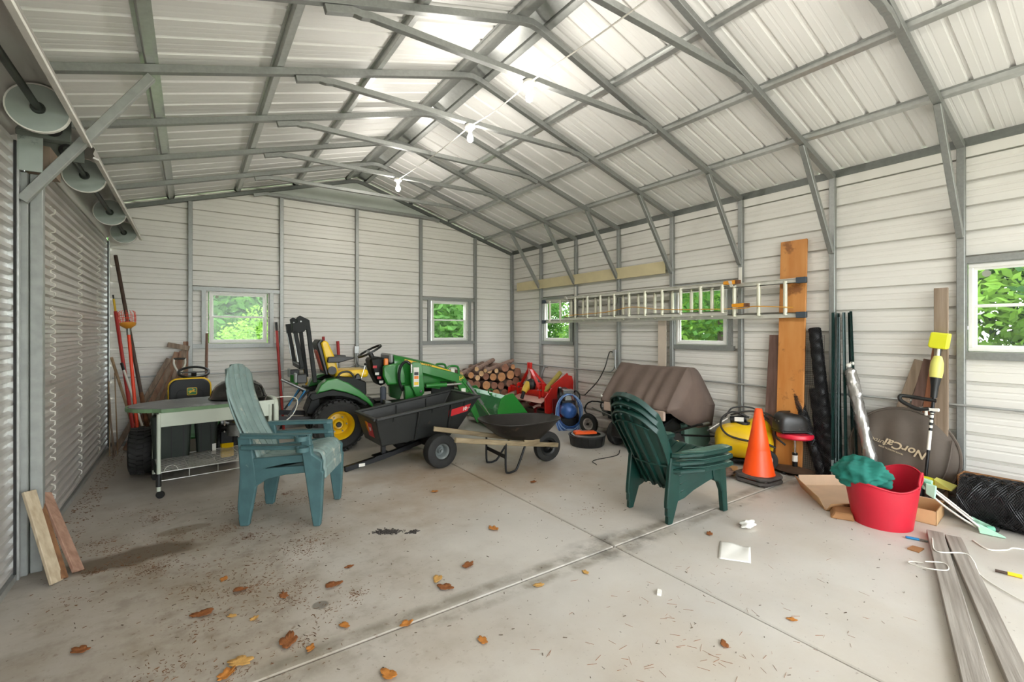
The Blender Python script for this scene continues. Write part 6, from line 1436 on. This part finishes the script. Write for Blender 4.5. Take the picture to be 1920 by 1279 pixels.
# ================================================================== fallen leaves and litter
mat('leaf_orange', '#b8762f', .7, 0, var=.25, scale=20); mat('leaf_brown', '#8a5226', .75, 0, var=.3, scale=20); mat('leaf_tan', '#c79a55', .7, 0, var=.2, scale=20)
def leaf_mesh(seed, lobes=5):
    r_ = random.Random(seed); mb = MB(); n = 40; rim = []
    cu = r_.uniform(.18, .5); tw = r_.uniform(-.6, .6)
    for i in range(n):
        a = 2*math.pi*i/n; r = .62+.38*abs(math.cos(a*lobes/2+.2))**.7+r_.uniform(-.06, .06)
        x, y = r*math.cos(a)*1.15, r*math.sin(a)*.72
        rim.append((x, y, cu*(x*x*.35+y*y*.9)+.12*tw*x*y+r_.uniform(0, .08)))
    mid = [(x*.5, y*.5, z*.35) for x, y, z in rim]
    vs = [(0, 0, 0)]+mid+rim
    mb.add(vs, [(0, 1+i, 1+(i+1) % n) for i in range(n)]+[(1+i, 1+n+i, 1+n+(i+1) % n, 1+(i+1) % n) for i in range(n)])
    return mb
LV = [((.726, 3.012), .070, 1, 'dark brown curled leaf on the floor in front of the teal chair'), ((.403, 2.59), .085, 1, 'large ragged brown leaf at the near left joint'), ((.19, 2.56), .075, 2, 'pale tan leaf of the pair at the lower left edge'), ((.13, 2.50), .06, 0, 'orange-tan leaf of the pair at the lower left edge'), ((.674, 2.558), .045, 0, 'small upright orange leaf just left of the floor joint'), ((.953, 2.382), .05, 0, 'orange leaf lying on the floor joint'), ((1.223, 2.033), .045, 0, 'orange leaf at the bottom centre of the floor'), ((1.777, 2.278), .045, 2, 'tan leaf just right of the joint line'), ((1.29, 2.705), .06, 2, 'tan leaf beside a darker curled one, centre floor'), ((1.288, 2.587), .07, 1, 'long dark curled leaf, nearest of the centre trio'), ((1.535, 2.74), .065, 1, 'brown two-tone crumpled leaf, farthest of the centre trio'), ((1.986, 3.135), .065, 0, 'flat orange leaf in the middle of the floor'), ((.049, 3.116), .075, 1, 'rust brown leaf among the dirt at left'), ((.168, 3.48), .045, 0, 'small orange leaf beyond the rust brown one at left'), ((.183, 3.0), .035, 2, 'tiny tan leaf right of the rust brown one'), ((.282, 2.902), .035, 2, 'tiny tan leaf between dirt and joint'), ((.743, 2.076), .06, 0, 'orange lobed leaf cut by the bottom edge'), ((.87, 3.182), .04, 1, 'small brown leaf right of the damp spot'), ((2.124, 2.224), .038, 2, 'small pale leaf right of the joint crossing'), ((1.971, 4.194), .05, 0, 'small orange leaf near the dump cart wheel'), ((2.213, 1.315), .04, 1, 'reddish leaf on the bare near right floor'), ((2.711, 1.217), .035, 0, 'orange leaf on the right floor left of the planks'), ((2.949, 3.872), .055, 1, 'brown leaf below the wheelbarrow'), ((.452, 3.059), .05, 1, 'brown leaf left of the damp spot'), ((.241, 3.274), .055, 1, 'brown curled leaf in the litter patch'), ((.486, 2.47), .04, 0, 'small orange leaf next to the large ragged leaf'), ((-.456, 3.103), .06, 1, 'brown leaf beside the left door'), ((3.33, 2.10), .05, 1, 'brown stick-like leaf in front of the green chairs')]
for i, (p, s, k, lab) in enumerate(LV):
    o = leaf_mesh(100+i, 3+i % 4).build('fallen_leaf', ('leaf_orange', 'leaf_brown', 'leaf_tan')[k], None, smooth=50, solid=.02)
    s *= .72; o.scale = (s, s, s*.9); o.rotation_euler = (0, 0, i*1.3); o.location = (p[0], p[1], .004); tag(o, lab, 'leaf', 'fallen leaves on the floor')
# fine litter: needles, crumbs, grass blades
rng = random.Random(3)
def litter(name, lab, m_, items):
    mb = MB()
    for (x, y, l, w, a, h) in items:
        c, s = math.cos(a), math.sin(a); u = V((c*l, s*l, 0)); v = V((-s*w, c*w, 0)); p = V((x, y, .001))
        mb.hexa([p-u-v, p+u-v, p+u+v, p-u+v, p-u-v*.5+V((0, 0, h)), p+u*.8-v*.5+V((0, 0, h*1.5)), p+u*.8+v*.5+V((0, 0, h*1.5)), p-u+v*.5+V((0, 0, h))])
    return tag(mb.build(name, m_, None), lab, 'litter', kind='stuff')
it = []
cl = [(rng.uniform(-.6, 1.0), rng.uniform(2.6, 5.0), rng.uniform(.1, .3)) for _ in range(26)]+[(.20, 3.25, .32), (.05, 3.0, .22), (.45, 3.1, .28), (-.1, 2.75, .25), (.35, 3.55, .25), (.1, 3.75, .3), (.75, 4.1, .3), (-.2, 4.2, .35), (.4, 4.9, .35), (-.55, 3.7, .25), (.6, 2.75, .2), (-.45, 5.2, .25), (2.95, 2.95, .22), (.2, 2.5, .12), (.45, 2.55, .1)]
for k in range(3000):
    cx, cy, r = cl[int(rng.random()**1.3*len(cl))]
    r *= rng.choice((.25, .35, .5, 1.1)); it.append((rng.gauss(cx, r), rng.gauss(cy, r*.8), rng.uniform(.002, .011), rng.uniform(.0005, .0013), rng.uniform(0, 6.28), rng.uniform(.0006, .002)))
it = [q for q in it if q[0] > -.85]
litter('needle_litter', 'scattered brown pine needles and grass bits on the left floor', mat('needle', '#6e4a2c', .8, var=.3), it)
it = [(rng.uniform(-.7, 4.6), rng.uniform(.9, 5.2), rng.uniform(.003, .012), rng.uniform(.0006, .002), rng.uniform(0, 6.28), rng.uniform(.001, .003)) for _ in range(420)]
litter('crumb_litter', 'fine dark crumbs scattered over the whole floor', mat('crumb', '#5a4c3f', .8, var=.3), it)
it = [(rng.gauss(1.9, .3), rng.gauss(1.35, .3), rng.uniform(.006, .03), .0005, rng.uniform(0, 6.28), .001) for _ in range(80)]+[(rng.gauss(2.6, .5), rng.gauss(1.5, .4), rng.uniform(.006, .03), .0004, rng.uniform(0, 6.28), .0008) for _ in range(70)]
litter('straw_litter', 'thin reddish straw wisps on the near right floor', 'leaf_brown', it)
it = []
for k in range(260):
    t_ = rng.gauss(0, 1); it.append((1.27+.035*t_+rng.gauss(0, .02), 3.575-.02*t_+rng.gauss(0, .018), rng.uniform(.004, .012), rng.uniform(.002, .006), rng.uniform(0, 6.28), rng.uniform(.002, .006)))
litter('dark_crumbs', 'patch of dark mulch crumbs right of the teal chair', mat('mulch', '#3f3a37', .85, var=.2), it)
it = [(1.44+rng.gauss(0, .022), 3.455+rng.gauss(0, .013), rng.uniform(.003, .01), rng.uniform(.002, .005), rng.uniform(0, 6.28), rng.uniform(.002, .005)) for _ in range(90)]
litter('dark_crumbs', 'smaller patch of dark mulch crumbs beside the first', 'mulch', it)
it = [(rng.uniform(-.88, -.70), rng.uniform(4.5, 8.2), rng.uniform(.003, .012), rng.uniform(.0008, .0025), rng.uniform(0, 6.28), rng.uniform(.001, .003)) for _ in range(420)]
litter('door_litter', 'dirt and leaf bits along the foot of the roll-up doors', 'needle', it)
# ================================================================== outside: lawn and trees
mat('lawn', '#56752f', .9, 0, var=.25, scale=.6); mat('trunk', '#5c5046', .9, 0, var=.2)
def leafmat(name, c, tr):
    m = mat(name, c, .6, 0, var=.3, scale=2.5, spec=.2); nt = m.node_tree; b = nt.nodes['Principled BSDF']; out = nt.nodes['Material Output']
    t = _n(nt, 'ShaderNodeBsdfTranslucent'); t.inputs[0].default_value = (*srgb(tr), 1); x = _n(nt, 'ShaderNodeMixShader'); x.inputs[0].default_value = .4
    nt.links.new(b.outputs[0], x.inputs[1]); nt.links.new(t.outputs[0], x.inputs[2]); nt.links.new(x.outputs[0], out.inputs[0]); return m
leafmat('foliage_light', '#7aa343', '#98c252'); leafmat('foliage_mid', '#4f7c38', '#6c9c45'); leafmat('foliage_dark', '#335a30', '#47703a')
gnd = struct('lawn', 'green grass lawn around the shed'); 
MB().box(-60, 90, -60, 100, -.20, -.185).build('grass', 'lawn', gnd)
bounce = struct('bounce_apron', 'unseen pale gravel apron added to bounce light into the shed'); MB().box(-9, 8.5, -16, 10.2, -.182, -.13).build('gravel', mat('gravel', '#b9b4aa', .9, var=.12, scale=8), bounce)  # unseen pale ground, added to throw light up to the ceiling
def foliage(seed, R, n, leaf):
    r_ = random.Random(seed); mb = MB(); lumps = [V((r_.gauss(0, .5)*R, r_.gauss(0, .5)*R, r_.gauss(0, .42)*R)) for _ in range(26)]
    for _ in range(n):
        c = r_.choice(lumps); d = V((r_.gauss(0, 1), r_.gauss(0, 1), r_.gauss(0, 1))).normalized()*R*.36*r_.random()**.4
        p = c+d; u = V((r_.gauss(0, 1), r_.gauss(0, 1), r_.gauss(0, .6))).normalized(); v = u.orthogonal().normalized(); v.rotate(Matrix.Rotation(r_.uniform(0, 6.28), 3, u))
        l = leaf*r_.uniform(.6, 1.3)
        mb.add([p-u*l, p+v*l*.45, p+u*l, p-v*l*.45], [(0, 1, 2, 3)])
    return mb
protos = {}
def tree(lab, loc, R, zc, m_, seed, n=12000, leaf=.085):
    t = thing('tree', lab, 'tree', loc, seed*40 % 360, 'trees outside the windows')
    key = (seed % 3, m_)
    if key not in protos:
        f = foliage(seed % 3+50, 1.0, n, leaf/2.0).build('foliage', m_, t); protos[key] = f
    else:
        f = protos[key].copy(); COL.objects.link(f); f.parent = t
    f.location = (0, 0, zc); f.scale = (R, R, R*1.05)
    MB().tube([(0, 0, -.13), (.05, 0, zc*.5), (0, .05, zc+.2)], [.16, .12, .05], 8).build('trunk', 'trunk', t, smooth=60)
    return t
T_ = [('broad dark tree far behind the left far window', (1.3, 21.5, 0), 3.4, 1.8, 'foliage_dark', 17), ('pale green tree outside the left far window', (-.2, 16.5, 0), 2.8, 1.9, 'foliage_mid', 1), ('dark green tree right of it outside the left far window', (3.4, 18.5, 0), 3.4, 3.0, 'foliage_mid', 2), ('low bright bush outside the left far window', (1.4, 13.5, 0), 1.3, .5, 'foliage_light', 3),
 ('leafy tree filling the right far window', (6.6, 14.0, 0), 2.8, 2.2, 'foliage_mid', 4), ('second tree behind the right far window', (9.4, 17.0, 0), 3.2, 2.6, 'foliage_light', 5), ('bush low behind the right far window', (6.0, 12.4, 0), 1.4, .8, 'foliage_mid', 6), ('distant dark tree between the far windows', (-3.2, 21, 0), 3.4, 2.0, 'foliage_dark', 7),
 ('tree outside the farthest right window, left half', (9.6, 13.2, 0), 2.0, 2.4, 'foliage_mid', 8), ('tree outside the farthest right window, right half', (14.5, 15.6, 0), 2.4, 1.4, 'foliage_light', 9),
 ('bright tree outside the middle right window', (12.0, 7.2, 0), 2.6, 1.8, 'foliage_light', 10), ('darker tree outside the middle right window', (12.6, 9.9, 0), 2.5, 2.0, 'foliage_mid', 11), ('tall tree beyond the middle right window', (17.5, 11.0, 0), 3.6, 4.2, 'foliage_mid', 12),
 ('bright low bush outside the nearest right window', (11.5, 1.6, 0), 2.3, .9, 'foliage_light', 13), ('overhanging dark tree outside the nearest right window', (11.2, 2.6, 0), 2.4, 3.9, 'foliage_dark', 14), ('far bright tree outside the nearest right window', (15.5, .2, 0), 3.2, 1.8, 'foliage_light', 15), ('bright bush left of the nearest right window', (12.4, 4.2, 0), 2.3, 1.2, 'foliage_light', 16)]
for a in T_: tree(*a)
